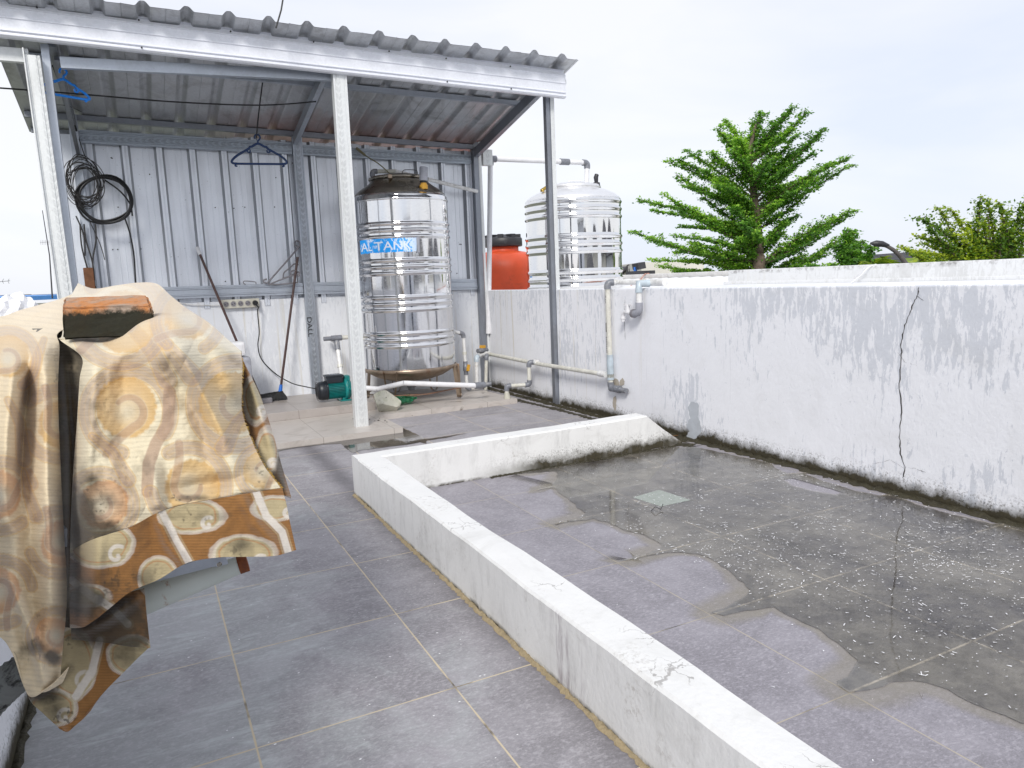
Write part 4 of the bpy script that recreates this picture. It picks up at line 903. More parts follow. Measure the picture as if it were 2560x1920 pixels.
b.box((3.5912, ry - .004, .78), (3.5922, ry + .005, .86))
for k in range(5): z = 1.03 + k * .014; b.box((3.5915, ry - .004, z), (3.5925, ry + .003, z + .007))
b.build('printing', M['screw'], G)
# garden tap hanging from the riser's top pipe
q0 = Vector((3.70, ry - .47, 1.19)); q1 = q0 + Vector((-.10, 0, 0)); yq = q0.y
ta = thing('tap', 'white plastic tap with small cross handle hanging over the boundary wall', 'tap', (3.56, yq + .1, .93))
z1 = PX(1570, 783, 3.60).z
b = MB(); b.tube([q0, Vector((3.60, yq, 1.19)), Vector((3.60, yq, 1.12))], .031, 16); b.build('elbow', M['fit_pale'], ta)
b = MB(); b.tube([Vector((3.60, yq, 1.14)), Vector((3.60, yq, z1 + .07))], .0235, 16); b.build('pipe', M['pvc'], ta)
b = MB(); b.tube([Vector((3.60, yq, z1 + .09)), Vector((3.60, yq + .002, z1 + .03)), Vector((3.598, yq + .02, z1 + .005)), Vector((3.598, yq + .07, z1))], .030, 16); b.build('elbow', M['greypipe'], ta)
b = MB(); b.tube([Vector((3.598, yq + .06, z1)), Vector((3.598, yq + .085, z1))], .036, 16); b.build('nut', M['greypl'], ta)
b = MB(); b.tube(smoothpts([(3.598, yq + .07, z1), (3.598, yq + .12, z1 + .002), (3.598, yq + .165, z1 + .01), (3.598, yq + .20, z1 + .006), (3.598, yq + .222, z1 - .02), (3.598, yq + .225, z1 - .07)], 5), .017, 14); b.tube([(3.598, yq + .225, z1 - .035), (3.598, yq + .225, z1 - .05)], .023, 14); b.tube([(3.598, yq + .155, z1), (3.598, yq + .155, z1 + .065)], .019, 12); b.build('spout', M['whitepl'], ta)
b = MB(); b.beam((3.598, yq + .10, z1 + .068), (3.598, yq + .21, z1 + .074), .016, .012); b.beam((3.57, yq + .155, z1 + .07), (3.626, yq + .155, z1 + .07), .014, .012); b.build('handle', M['whitepl'], ta)

# ------------------------------------------------------------------ brooms, sockets, hangers, cables
bt = PZ(700, 1000, .13); tp = PY(744, 644, 7.93)
br = thing('broom', 'brown handled broom with black bristles and blue ferrule leaning on the rear post', 'broom', (bt.x, bt.y, .13))
d = (tp - Vector((bt.x, bt.y, .16))).normalized(); base = Vector((bt.x, bt.y, .17))
b = MB(); b.tube([base + d * .10, tp], .0125, 12); b.tube([tp - d * .005, tp + d * .004], .0145, 12); b.build('handle', M['brown'], br)
b = MB(); b.tube([base - d * .02, base + d * .12], .018, 12, radii=[.024, .016]); b.build('ferrule', M['blue'], br)
b = MB(); rr = random.Random(6)
for _ in range(2400):
    t = rr.random(); a = Vector((base.x + .03 - .25 * t, base.y + rr.uniform(-.03, .03), base.z + .045 - .02 * t + rr.uniform(-.01, .01)))
    e = Vector((a.x + .035 - .05 * t + rr.uniform(-.012, .012), a.y + rr.uniform(-.03, .03), .132 + .03 * rr.random() ** 2))
    sd_ = Vector((.0028, 0, 0)); b.add([a - sd_, a + sd_, e + sd_ * .6, e - sd_ * .6], [(0, 1, 2, 3)])
b.bbox((base.x - .22, base.y - .02, base.z - .01), (base.x + .03, base.y + .02, base.z + .04), .008); b.build('bristles', M['black'], br)
# second stick with white cap
p0 = PY(494, 622, 7.92); p1 = PY(582, 830, 7.78); dd = (p1 - p0).normalized(); p2 = p1 + dd * ((p1.z - .16) / -dd.z)
mo = thing('mop', 'brown stick with a white end cap leaning on the corrugated sheet behind the curtain', 'mop', (p2.x, p2.y, .13))
b = MB(); b.tube([p0, p2], .0125, 12); b.build('handle', M['brown'], mo)
b = MB(); b.tube([p0 - dd * .02, p0 - dd * .015, p0 + dd * .06], .019, 12, radii=[.013, .019, .018]); b.build('end_cap', M['whitepl'], mo)
b = MB(); b.bbox((p2.x - .1, p2.y - .03, .13), (p2.x + .1, p2.y + .03, .18), .01); b.build('head', M['greypl'], mo)
# white bucket behind the curtain edge
q = PZ(655, 985, .13); q = PY(598, 960, 7.2); 
bk = thing('jerrycan', 'pale grey plastic can with white cap, half hidden behind the curtain by the wall', 'container', (q.x, 7.5, .13))
b = MB(); cxx = PY(590, 900, 7.5).x; b.bbox((cxx - .14, 7.42, .13), (cxx + .13, 7.62, .63), .03); b.build('body', M['greypipe'], bk)
b = MB(); b.bbox((cxx - .10, 7.44, .64), (cxx + .09, 7.60, .78), .03); b.build('cap', M['whitepl'], bk)
# socket strip
q = PY(553, 762, 8.0); q1 = PY(648, 757, 8.0)
ss = thing('power_strip', 'ivory strip of five round sockets screwed to the top of the masonry wall', 'power strip', (q.x, 7.98, q.z))
x0, x1, zc = PY(553, 762, 7.98).x, PY(648, 757, 7.98).x, 1.135
b = MB(); b.bbox((x0, 7.955, zc - .045), (x1, 7.999, zc + .045), .006); b.build('housing', M['ivory'], ss)
for k in range(5):
    x = x0 + .045 + k * (x1 - x0 - .09) / 4; b = MB(); b.lathe([(.030, 0), (.027, .004), (.026, -.006)], (0, 0, 0), 24)
    o = 0
    for i in range(len(b.v)): v = b.v[i]; b.v[i] = (x + v[0], 7.953 - v[2], zc + v[1])
    so = b.build('socket_ring', M['ivory'], ss)
    b = MB(); b.tube([(x, 7.951, zc), (x, 7.954, zc)], .0255, 20); so2 = b.build('socket_well', M['greypl'] if k < 4 else M['black'], ss)
    for dx, dz in ((-.010, -.004), (.010, .004)): b = MB(); b.tube([(x + dx, 7.949, zc + dz), (x + dx, 7.953, zc + dz)], .005, 8); b.build('contact', M['screw'], so2)
b = MB(); b.tube([(x1 - .045, 7.95, zc), (x1 - .045, 7.90, zc)], .024, 16); b.tube([(x1 - .045, 7.92, zc - .01), (x1 - .02, 7.90, zc - .05)], .009, 8); pg = tag(b.build('plug', M['black']), 'black plug in the last socket of the ivory strip', 'plug')
b = MB(); C = [PY(644, 780, 7.9), PY(648, 830, 7.93), PY(645, 865, 7.95), PY(655, 900, 7.95), PY(690, 935, 7.93), PY(730, 958, 7.6), PY(765, 967, 7.4), Vector((1.49, 7.36, .26))]; b.tube(smoothpts([(x1 - .02, 7.90, zc - .05)] + C, 8), .0055, 8); tag(b.build('power_cable', M['cable']), 'black power cable hanging from the socket strip to the pump', 'cable')
b = MB(); b.tube(smoothpts([PY(430, 752, 7.98), PY(480, 762, 7.98), PY(556, 763, 7.98)], 6), .005, 6); tag(b.build('flex', M['pvc']), 'thin white flex running along the wall into the socket strip', 'cable')

def hanger(name, label, hook, mat, w_=.40, h_=.17, rot=0, tilt=0, r_=.0045, frame=None, group='plastic clothes hangers', broken=False):
    """clothes hanger in its own plane; hook point = top of the hook"""
    P2 = lambda x, z: Vector((x, 0, z))
    t = thing(name, label, 'clothes hanger', hook, group)
    Rm = (Matrix.Rotation(rot, 3, 'Z') @ Matrix.Rotation(tilt, 3, 'Y')) if frame is None else frame
    W = lambda L_: [Vector(hook) + Rm @ p for p in L_]
    hookp = [P2(-.022, -.035), P2(-.024, -.02), P2(-.018, -.005), P2(-.002, .002), P2(.015, -.005), P2(.022, -.022), P2(.014, -.04), P2(.002, -.052), P2(0, -.075)]
    b = MB(); b.tube(smoothpts(W(hookp), 5), r_ * .9, 8); b.build('hook', M[mat], t)
    sh = [P2(0, -.075), P2(-.05, -.10), P2(-.07, -.105), P2(-.085, -.122), P2(-w_ * .40, -.075 - h_ * .62), P2(-w_ * .5, -.075 - h_ * .88), P2(-w_ * .485, -.075 - h_), P2(-w_ * .4, -.075 - h_ * 1.03)]
    b = MB(); L_ = sh[::-1] + [P2(-p.x, p.z) for p in sh[1:]]
    if broken: L_ = L_[2:]
    b.tube(smoothpts(W(L_), 4), r_ * 1.15, 8); b.build('shoulder', M[mat], t)
    b = MB(); b.tube(W([P2(-w_ * .4, -.075 - h_ * 1.03), P2(w_ * .4, -.075 - h_ * 1.03)]), r_ * 1.1, 8)
    for sx in (-1, 1): b.tube(smoothpts(W([P2(sx * w_ * .42, -.07 - h_ * 1.0), P2(sx * w_ * .45, -.075 - h_ * 1.13), P2(sx * w_ * .41, -.075 - h_ * 1.15)]), 4), r_ * .8, 6)
    b.build('trouser_bar', M[mat], t)
    for sx in (-1, 1): b = MB(); b.tube(smoothpts(W([P2(sx * .085, -.122), P2(sx * .095, -.145), P2(sx * .075, -.15), P2(sx * .07, -.13)]), 4), r_ * .8, 6); b.build('notch', M[mat], t)
    return t
hk = PY(643, 337, 7.0); hanger('clothes_hanger', 'dark navy plastic hanger dangling from the vertical black wire', hk, 'navy', .46, .17, rot=-.15, r_=.009)
# bright blue hanger tipped over on the clothes line
hb = PY(158, 172, 6.52)
hanger('clothes_hanger', 'bright blue plastic hanger tipped over on the black clothes line, upper left', hb + Vector((0, 0, .0)), 'brightblue', .33, .115, rot=.1, tilt=.10, r_=.0085)
# dusty grey hangers wedged behind the lower rail, drawn as their own outlines
def grey_hanger(label, lines, Y=7.93, r_=.0085):
    t = thing('clothes_hanger', label, 'clothes hanger', PY(*lines[0][1][0], Y), 'plastic clothes hangers')
    for nm, pts in lines:
        b = MB(); b.tube(smoothpts([PY(x, y, Y) for x, y in pts], 4), r_, 8); b.build(nm, M['greypl'], t)
grey_hanger('dusty grey hanger leaning steeply against the rear post above the rail', [('trouser_bar', [(668, 708), (700, 672), (728, 640), (750, 614)]), ('hook', [(750, 614), (748, 604), (740, 603), (737, 611), (745, 618)]), ('shoulder', [(668, 708), (660, 706), (660, 700), (667, 698)])])
grey_hanger('dusty grey hanger lying low behind the broom handle on the rail', [('shoulder', [(676, 710), (700, 700), (728, 690), (745, 686)]), ('trouser_bar', [(670, 711), (700, 711), (745, 706)]), ('hook', [(728, 690), (727, 680), (736, 676), (748, 682), (746, 692)])], 7.91, .0075)
grey_hanger('small dusty grey hanger upright between the post and the broom', [('shoulder', [(708, 694), (710, 682), (722, 672), (736, 660), (746, 662)]), ('trouser_bar', [(706, 696), (725, 690), (745, 680)])], 7.945, .007)
grey_hanger('loose grey hanger hook lying on the lower rail left of the other hangers', [('hook', [(640, 710), (638, 705), (622, 703), (610, 703), (609, 708), (614, 711)])], 7.93, .005)

# clothes line wires
b = MB(); W_ = [PY(-60, 218, 6.55), PY(0, 220, 6.55), PY(220, 237, 6.55), PY(440, 255, 6.6), PY(650, 263, 6.7), PY(790, 254, 6.75)]; b.tube(smoothpts(W_, 6), .006, 8); tag(b.build('clothes_line', M['black']), 'sagging black clothes line stretched across the shed under the roof', 'wire')
b = MB(); b.tube(smoothpts([PY(658, 195, 6.86), PY(652, 240, 6.9), PY(645, 300, 6.98), PY(641, 345, 7.0)], 6), .006, 8); tag(b.build('hanging_wire', M['black']), 'short black wire hanging from the purlin, holding the navy hanger', 'wire')
b = MB(); b.tube([PY(709, -12, 5.95), PY(703, 25, 5.95), PY(690, 70, 5.93)], .006, 8); tag(b.build('overhead_wire', M['black']), 'black wire rising from the front roof edge into the sky', 'wire')
b = MB(); b.tube(smoothpts([PY(133, 165, 6.9), PY(160, 235, 7.3), PY(180, 290, 7.7), PY(192, 330, 7.9)], 6), .010, 8); b.tube(smoothpts([PY(142, 262, 7.4), PY(170, 265, 7.3), PY(205, 280, 7.2)], 5), .003, 6); tag(b.build('roof_cable', M['cable']), 'black cable running along the left rafter down to the coils', 'cable')
# coils
def coil(name, label, px, py, rx, rz, n, rw, seed, Y=7.86, wob=.06):
    rr = random.Random(seed); c = PY(px, py, Y); b = MB()
    for k in range(n):
        ax, az = rx * rr.uniform(1 - wob, 1 + wob), rz * rr.uniform(1 - wob, 1 + wob); ox, oz = rr.uniform(-wob, wob) * rx, rr.uniform(-wob, wob) * rz; y = c.y + rr.uniform(-.03, .03); ph = rr.uniform(0, 6)
        pts = [Vector((c.x + ox + ax * math.cos(t), y + .015 * math.sin(2 * t + ph), c.z + oz + az * math.sin(t) + .01 * math.sin(3 * t + ph))) for t in np.linspace(0, 2 * math.pi, 36)]
        b.tube(pts, rw * rr.uniform(.85, 1.1), 6, cap=False)
    return b
b = coil('c', '', 263, 500, .215, .205, 7, .0085, 3, wob=.06)
b.tube(smoothpts([PY(310, 540, 7.84), PY(325, 585, 7.86), PY(335, 640, 7.88), PY(339, 710, 7.9)], 6), .007, 8); b.tube(smoothpts([PY(262, 450, 7.84), PY(300, 478, 7.83), PY(325, 510, 7.84), PY(331, 540, 7.85)], 6), .007, 8)
tag(b.build('cable_coil', M['cable']), 'thick black cable coiled in a big loop hanging on the corrugated wall', 'cable')
b = coil('c', '', 212, 455, .125, .19, 15, .0035, 9, 7.83, .22)
b.tube(smoothpts([PY(192, 330, 7.9), PY(205, 370, 7.86), PY(215, 400, 7.84)], 4), .004, 6)
for pts in ([(200, 560), (205, 620), (225, 690), (240, 720)], [(210, 560), (215, 600), (232, 660), (236, 720)], [(238, 560), (240, 600), (232, 650), (236, 700)], [(225, 555), (250, 610), (262, 650)], [(190, 540), (210, 590), (212, 640)]):
    b.tube(smoothpts([PY(x, y, 7.84) for x, y in pts], 5), random.choice([.004, .007]), 6)
tag(b.build('wire_tangle', simple('thin dark wires', (.03, .028, .028), .5)), 'tangled thin dark wires hung over the left rear post', 'cable')
b = MB(); b.bbox((-.44, 7.80, 1.2), (-.36, 7.87, 1.53), .004); tag(b.build('wood_block', simple('old brown wood', (.17, .07, .03), .8, var=.4)), 'brown wood offcut standing in the corner at the left rear post', 'wood')
# pen marks on the rear post
vs, fs = text_mesh('DALL', .085); b = MB(); c = PY(772, 792, 7.9285)
b.add([(c.x + v.y * .8 - .02, 7.9285, c.z - v.x * 1.05) for v in vs], fs); b.build('handwriting', M['screw'], shed)

# ------------------------------------------------------------------ the curtain thrown over the frame beside the parapet
def catmull_grid(C, nu, nv):
    """C: rows x cols x 3 control values (px, py, depth) -> nv x nu smooth grid"""
    C = np.array(C, float)
    def interp(A, n):
        m = A.shape[0]; t = np.linspace(0, m - 1, n); i = np.clip(t.astype(int), 0, m - 2); f = (t - i)[:, None, None]
        p0 = A[np.maximum(i - 1, 0)]; p1 = A[i]; p2 = A[i + 1]; p3 = A[np.minimum(i + 2, m - 1)]
        return .5 * ((2 * p1) + (p2 - p0) * f + (2 * p0 - 5 * p1 + 4 * p2 - p3) * f ** 2 + (3 * p1 - p0 - 3 * p2 + p3) * f ** 3)
    A = interp(C, nv); A = interp(A.transpose(1, 0, 2), nu).transpose(1, 0, 2); return A
def seg_dist(X, Y, poly):
    d = np.full(X.shape, 1e9); tt = np.zeros(X.shape); n = len(poly) - 1
    for i in range(n):
        (ax, ay), (bx, by) = poly[i], poly[i + 1]; vx, vy = bx - ax, by - ay; L2 = vx * vx + vy * vy + 1e-9
        t = np.clip(((X - ax) * vx + (Y - ay) * vy) / L2, 0, 1); q = np.hypot(X - ax - t * vx, Y - ay - t * vy)
        m = q < d; d = np.where(m, q, d); tt = np.where(m, (i + t) / n, tt)
    return d, tt
def vnoise(X, Y, sc_, seed, oct_=4):
    out = np.zeros(X.shape); amp = 1; tot = 0; g = np.random.default_rng(seed)
    for o in range(oct_):
        T = g.random((64, 64)); x = X / sc_ * 2 ** o; y = Y / sc_ * 2 ** o; xi = np.floor(x).astype(int); yi = np.floor(y).astype(int); fx = x - xi; fy = y - yi
        fx = fx * fx * (3 - 2 * fx); fy = fy * fy * (3 - 2 * fy); a = T[xi % 64, yi % 64]; b_ = T[(xi + 1) % 64, yi % 64]; c = T[xi % 64, (yi + 1) % 64]; d = T[(xi + 1) % 64, (yi + 1) % 64]
        out += amp * ((a * (1 - fx) + b_ * fx) * (1 - fy) + (c * (1 - fx) + d * fx) * fy); tot += amp; amp *= .5
    return out / tot
def L3(r, g, b_): return np.array(lin(r, g, b_)[:3])
CREAM = L3(226, 216, 188); MAUVE = L3(172, 145, 124); GOLD = L3(204, 164, 96); PALE = L3(204, 195, 172); GOLD2 = L3(212, 180, 118)
OCHRE = L3(146, 102, 52); ROPE = L3(216, 210, 200); BEIGE = L3(180, 166, 130); DKL = L3(150, 110, 70)
def spiral(cx, cy, r0, r1, a0, a1, n=40, tail=()):
    out = [(cx + (r0 + (r1 - r0) * t) * math.cos(R(a0 + (a1 - a0) * t)), cy + (r0 + (r1 - r0) * t) * math.sin(R(a0 + (a1 - a0) * t))) for t in np.linspace(0, 1, n)]
    return out + list(tail)
def blend(col, m, c): return col * (1 - m[..., None]) + c * m[..., None]
def soft(d, w_, e=3): return np.clip((w_ - d) / e + .5, 0, 1)
def swirl(col, X, Y, cx, cy, R0, rot=0, sgn=1, tail=(), gold=GOLD, k=1):
    """one woven paisley: open mauve ring, ragged golden disc, pale comma curling out of the middle"""
    jx = (vnoise(X, Y, 7, 3, 2) - .5) * 9
    d = np.hypot(X - cx, Y - cy); ang = np.degrees(np.arctan2((Y - cy) * sgn, X - cx)) - rot
    arc_ = spiral(cx, cy, R0 * .90, R0 * .90, rot + 40 * sgn, rot + sgn * 330, 60)
    dd, t = seg_dist(X, Y, arc_); col = blend(col, soft(dd, R0 * .15) * .60 * k, MAUVE)
    col = blend(col, soft(np.abs(dd - R0 * .17), 1.6, 1.6) * .55, GOLD); col = blend(col, soft(np.abs(dd - R0 * .05), 1.0, 1.4) * .45, GOLD2)
    gx, gy = cx - R0 * .12 * math.cos(R(rot)), cy - R0 * .12 * math.sin(R(rot)); g_ = np.hypot(X - gx, Y - gy)
    col = blend(col, soft(g_ + jx, R0 * .66, 7) * (.35 + .55 * np.clip(g_ / (R0 * .66), 0, 1)) * k * .9, gold)
    col = blend(col, soft(d, R0 * .22, R0 * .30) * .95, PALE)
    hook = spiral(cx, cy, R0 * .30, R0 * .34, rot - 200 * sgn, rot + 10 * sgn, 26); ex, ey = hook[-1]
    hook += [(cx + R0 * f * math.cos(R(rot + a_ * sgn)), cy + R0 * f * math.sin(R(rot + a_ * sgn))) for f, a_ in ((.42, 32), (.58, 48), (.80, 56), (1.02, 58))]
    dd, t = seg_dist(X, Y, hook); wd = R0 * (.06 + .045 * t)
    col = blend(col, soft(dd, wd) * .62, MAUVE); col = blend(col, soft(np.abs(dd - wd), 1.3, 1.6) * .4, PALE)
    if tail:
        dd, t = seg_dist(X, Y, list(tail)); wd = R0 * .19 * (1 - .6 * t)
        col = blend(col, soft(dd, wd) * .62, MAUVE); col = blend(col, soft(np.abs(dd - wd * 1.12), 1.8, 1.6) * .5, GOLD); col = blend(col, soft(np.abs(dd - wd * .2), 1.1, 1.4) * .4, GOLD2)
    return col
def paint_front(X, Y):
    col = np.ones(X.shape + (3,)) * CREAM
    rib = .5 + .5 * np.sin((Y + X * .10) * 2 * math.pi / 12.0 + vnoise(X, Y, 60, 8) * 2); col *= (1 - .12 * rib ** 3)[..., None]
    col = swirl(col, X, Y, 322, 1030, 116, 60, 1, [(418, 950), (385, 880), (330, 820), (270, 780)])
    col = blend(col, soft(seg_dist(X, Y, [(424, 980), (420, 1060), (390, 1110), (372, 1160), (368, 1230)])[0], 15) * .8, MAUVE)
    col = swirl(col, X, Y, 590, 1010, 118, 10, -1, [(480, 940), (430, 880), (400, 840)])
    col = swirl(col, X, Y, 470, 1215, 106, 200, 1, [(560, 1120), (590, 1060), (640, 1000)])
    col = swirl(col, X, Y, 250, 1265, 92, 160, 1, [(320, 1200), (280, 1130), (230, 1090)], gold=L3(186, 132, 84))
    col = swirl(col, X, Y, 300, 800, 120, 200, -1); col = swirl(col, X, Y, 470, 800, 90, 90, 1); col = swirl(col, X, Y, 660, 1180, 70, 30, 1)
    # the top of the cloth is blended towards a paler cream
    bl = np.clip((900 - Y) / 150, 0, 1) * .55; col = blend(col, bl, L3(222, 212, 196))
    return col
def paint_left(X, Y):
    base = L3(226, 209, 176); col = np.ones(X.shape + (3,)) * base
    rib = .5 + .5 * np.sin((Y - X * .12) * 2 * math.pi / 13.0 + vnoise(X, Y, 60, 8) * 2); col *= (1 - .12 * rib ** 3)[..., None]
    gk = L3(202, 150, 104)
    col = swirl(col, X, Y, 150, 1060, 96, 190, 1, [(75, 1000), (85, 920), (110, 850)]); col = swirl(col, X, Y, 0, 1240, 95, 20, -1, [(60, 1150), (50, 1060), (20, 1000)], gold=gk)
    col = swirl(col, X, Y, 150, 1355, 88, 190, 1, [(90, 1290), (70, 1230), (60, 1180)], gold=gk); col = swirl(col, X, Y, 20, 900, 80, 90, 1)
    col = swirl(col, X, Y, 0, 1480, 90, 20, 1, gold=gk); col = swirl(col, X, Y, 140, 1590, 70, 10, -1, gold=gk)
    bl = np.clip((930 - Y) / 160, 0, 1) * .5; col = blend(col, bl, L3(220, 208, 190)); return col
def paint_back(X, Y):
    """the reverse of the cloth: strong ochre with pale blobs edged by a white rope line"""
    col = np.ones(X.shape + (3,)) * OCHRE; col *= (1 - .18 * (.5 + .5 * np.sin(Y * 2 * math.pi / 7)) ** 2)[..., None]
    lobes = [(480, 1290, 78, 42), (610, 1385, 80, 46), (250, 1360, 84, 58), (395, 1445, 48, 52), (690, 1270, 60, 30), (215, 1490, 60, 26), (60, 1560, 50, 60), (180, 1660, 60, 90), (330, 1640, 60, 50), (130, 1770, 60, 46), (640, 1000, 30, 60), (668, 1130, 26, 60)]
    for cx, cy, rx, ry in lobes:
        d = np.hypot((X - cx) / rx, (Y - cy) / ry) * min(rx, ry) + (vnoise(X, Y, 30, 5) - .5) * 8; r_ = min(rx, ry)
        col = blend(col, soft(d, r_, 3), BEIGE); col = blend(col, soft(np.abs(d - r_), 4.2, 2) * (.55 + .22 * np.sin((X + Y) * 1.1)), ROPE); col = blend(col, soft(np.abs(d - r_ * .8), 1.3, 2) * .6, L3(176, 110, 50))
        sp = spiral(cx + rx * .5, cy + ry * .5, 3, r_ * .45, 0, 300); col = blend(col, soft(seg_dist(X, Y, sp)[0], 5) * .85, ROPE)
    for st in ([(405, 1280), (440, 1350), (480, 1420), (520, 1460)], [(640, 1230), (665, 1290), (705, 1330), (725, 1400)], [(180, 1450), (230, 1490), (280, 1520), (320, 1560)], [(30, 1500), (75, 1600), (80, 1700)], [(250, 1600), (230, 1680), (190, 1740)]):
        d, t = seg_dist(X, Y, st); col = blend(col, soft(np.abs(d - 4), 5.5, 3) * .95, ROPE); col = blend(col, soft(np.abs(d - 13), 1.6, 2) * .6, BEIGE)
    return col
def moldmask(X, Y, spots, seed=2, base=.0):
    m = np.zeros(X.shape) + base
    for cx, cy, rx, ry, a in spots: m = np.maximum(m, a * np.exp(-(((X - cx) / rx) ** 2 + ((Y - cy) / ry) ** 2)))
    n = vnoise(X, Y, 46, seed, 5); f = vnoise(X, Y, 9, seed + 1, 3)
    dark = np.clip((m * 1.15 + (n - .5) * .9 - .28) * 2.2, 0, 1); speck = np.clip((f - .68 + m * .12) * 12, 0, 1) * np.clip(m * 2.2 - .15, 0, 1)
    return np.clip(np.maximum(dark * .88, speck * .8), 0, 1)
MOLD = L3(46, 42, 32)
cs = NT('woven curtain cloth'); at_ = cs.n('ShaderNodeAttribute', attribute_name='weave'); uvn = cs.n('ShaderNodeAttribute', attribute_name='clothpos')
wv = cs.n('ShaderNodeTexWave', wave_type='BANDS', bands_direction='Y'); cs.link(uvn.outputs['Vector'], wv.inputs[0]); wv.inputs['Scale'].default_value = 42; wv.inputs['Distortion'].default_value = 2.5; wv.inputs['Detail'].default_value = 2
fn = cs.noise(260, 3, .7, 0, uvn.outputs['Vector'])
cc = cs.mix(cs.math('MULTIPLY', fn, .45), at_.outputs['Color'], cs.mix(1.0, at_.outputs['Color'], (.55, .5, .45, 1), 'MULTIPLY'))
cs.bump(cs.math('ADD', cs.math('MULTIPLY', wv.outputs['Fac'], .5), fn), .35, .002)
M['cloth'] = cs.fin(cc, .88, 0, Sheen_Weight=.25)
cur = thing('curtain', 'mouldy beige swirl-patterned curtain draped over the frame in the left foreground', 'curtain', (-.05, 1.75, .55))
SHEETS = {}
def sheet(name, C, nu, nv, paint, spots, parent, ridges=(), base=0.0, wr=.0035, seed=11, fray=0, thick=.0018):
    A = catmull_grid(C, nu, nv); X, Y, D = A[..., 0], A[..., 1], A[..., 2].copy()
    for poly, w_, amp in ridges:
        d, t = seg_dist(X, Y, poly); D = D - amp * 1.45 * np.exp(-(d / w_) ** 2) * (1 - .5 * np.abs(2 * t - 1) ** 4)
    D = D + (vnoise(X + 500, Y + 500, 55, seed, 3) - .5) * wr * 5 + (vnoise(X + 500, Y + 500, 18, seed + 3, 2) - .5) * wr * 1.2
    if fray:
        g = np.random.default_rng(4); Xf = X.copy(); Xf[:, -1] += g.uniform(-fray, fray, X.shape[0]); X = Xf
    ux = (X - 1280) / FPX; uy = (960 - Y) / FPX
    a, b_, c, o = (np.array(v) for v in (CA, CB, CC, CO)); P = o + (a * ux[..., None] + b_ * uy[..., None] + c) * D[..., None]
    col = paint(X, Y); m = moldmask(X, Y, spots, seed, base); col = blend(col, m, MOLD)
    nv_, nu_ = X.shape; idx = np.arange(nv_ * nu_).reshape(nv_, nu_); F = np.stack([idx[:-1, :-1], idx[1:, :-1], idx[1:, 1:], idx[:-1, 1:]], -1).reshape(-1, 4)
    own = np.array(WL[parent]); me = bpy.data.meshes.new(name); me.from_pydata((P.reshape(-1, 3) - own).tolist(), [], F.tolist())
    me.polygons.foreach_set('use_smooth', [True] * len(F))
    ca = me.color_attributes.new('weave', 'FLOAT_COLOR', 'POINT'); ca.data.foreach_set('color', np.concatenate([col.reshape(-1, 3), np.ones((nv_ * nu_, 1))], 1).astype(np.float32).ravel())
    cp = me.attributes.new('clothpos', 'FLOAT_VECTOR', 'POINT'); cp.data.foreach_set('vector', np.stack([X, Y, X * 0], -1).reshape(-1, 3).astype(np.float32).ravel() / 1000)
    me.materials.append(M['cloth']); me.update(); ob = bpy.data.objects.new(name, me); COL.objects.link(ob); ob.parent = parent; ob.location = (0, 0, 0) if WL[parent] == WL[cur] else (0, 0, 0)
    SHEETS[name] = P
    WL[ob] = WL[parent]; so_ = ob.modifiers.new('thickness', 'SOLIDIFY'); so_.thickness = thick; so_.offset = 0; return ob

# main panel: rows from the rear ridge, over the top, down the front to the seam
main = [
 [(195, 708, 2.62), (235, 722, 2.62), (290, 714, 2.6), (345, 707, 2.6), (392, 710, 2.55), (425, 738, 2.45), (465, 770, 2.35), (520, 806, 2.25), (568, 848, 2.1), (602, 878, 1.98)],
 [(170, 760, 2.2), (235, 762, 2.2), (290, 760, 2.2), (345, 758, 2.2), (395, 764, 2.15), (440, 782, 2.1), (480, 806, 2.02), (530, 832, 1.95), (575, 866, 1.88), (603, 892, 1.82)],
 [(155, 838, 1.78), (215, 842, 1.78), (265, 842, 1.78), (310, 828, 1.74), (360, 800, 1.70), (415, 788, 1.70), (468, 806, 1.71), (520, 840, 1.72), (568, 872, 1.74), (605, 905, 1.77)],
 [(150, 850, 1.74), (205, 856, 1.70), (255, 868, 1.66), (300, 862, 1.63), (350, 840, 1.60), (408, 824, 1.60), (462, 838, 1.62), (515, 868, 1.65), (562, 898, 1.69), (605, 925, 1.74)],
 [(205, 893, 1.66), (235, 897, 1.58), (272, 902, 1.56), (312, 902, 1.56), (358, 894, 1.53), (410, 884, 1.52), (462, 898, 1.56), (512, 925, 1.60), (560, 950, 1.64), (604, 968, 1.71)],
 [(200, 950, 1.62), (230, 955, 1.53), (270, 962, 1.52), (318, 966, 1.535), (365, 965, 1.53), (415, 968, 1.52), (468, 985, 1.54), (520, 1005, 1.58), (566, 1020, 1.63), (605, 1030, 1.70)],
 [(193, 1060, 1.58), (228, 1062, 1.48), (272, 1066, 1.47), (325, 1072, 1.50), (375, 1078, 1.51), (430, 1085, 1.51), (490, 1095, 1.53), (545, 1102, 1.56), (592, 1105, 1.61), (628, 1100, 1.67)],
 [(184, 1180, 1.55), (224, 1180, 1.45), (275, 1182, 1.44), (330, 1185, 1.46), (385, 1188, 1.49), (445, 1190, 1.50), (505, 1188, 1.52), (568, 1182, 1.54), (622, 1175, 1.58), (660, 1165, 1.63)],
 [(178, 1300, 1.53), (222, 1292, 1.43), (275, 1280, 1.42), (332, 1272, 1.43), (388, 1262, 1.46), (450, 1252, 1.47), (515, 1240, 1.50), (580, 1228, 1.52), (640, 1216, 1.55), (690, 1205, 1.60)],
 [(176, 1378, 1.52), (222, 1352, 1.42), (270, 1335, 1.41), (330, 1315, 1.42), (392, 1282, 1.455), (455, 1262, 1.47), (520, 1250, 1.49), (585, 1238, 1.52), (645, 1228, 1.55), (700, 1220, 1.59)]]
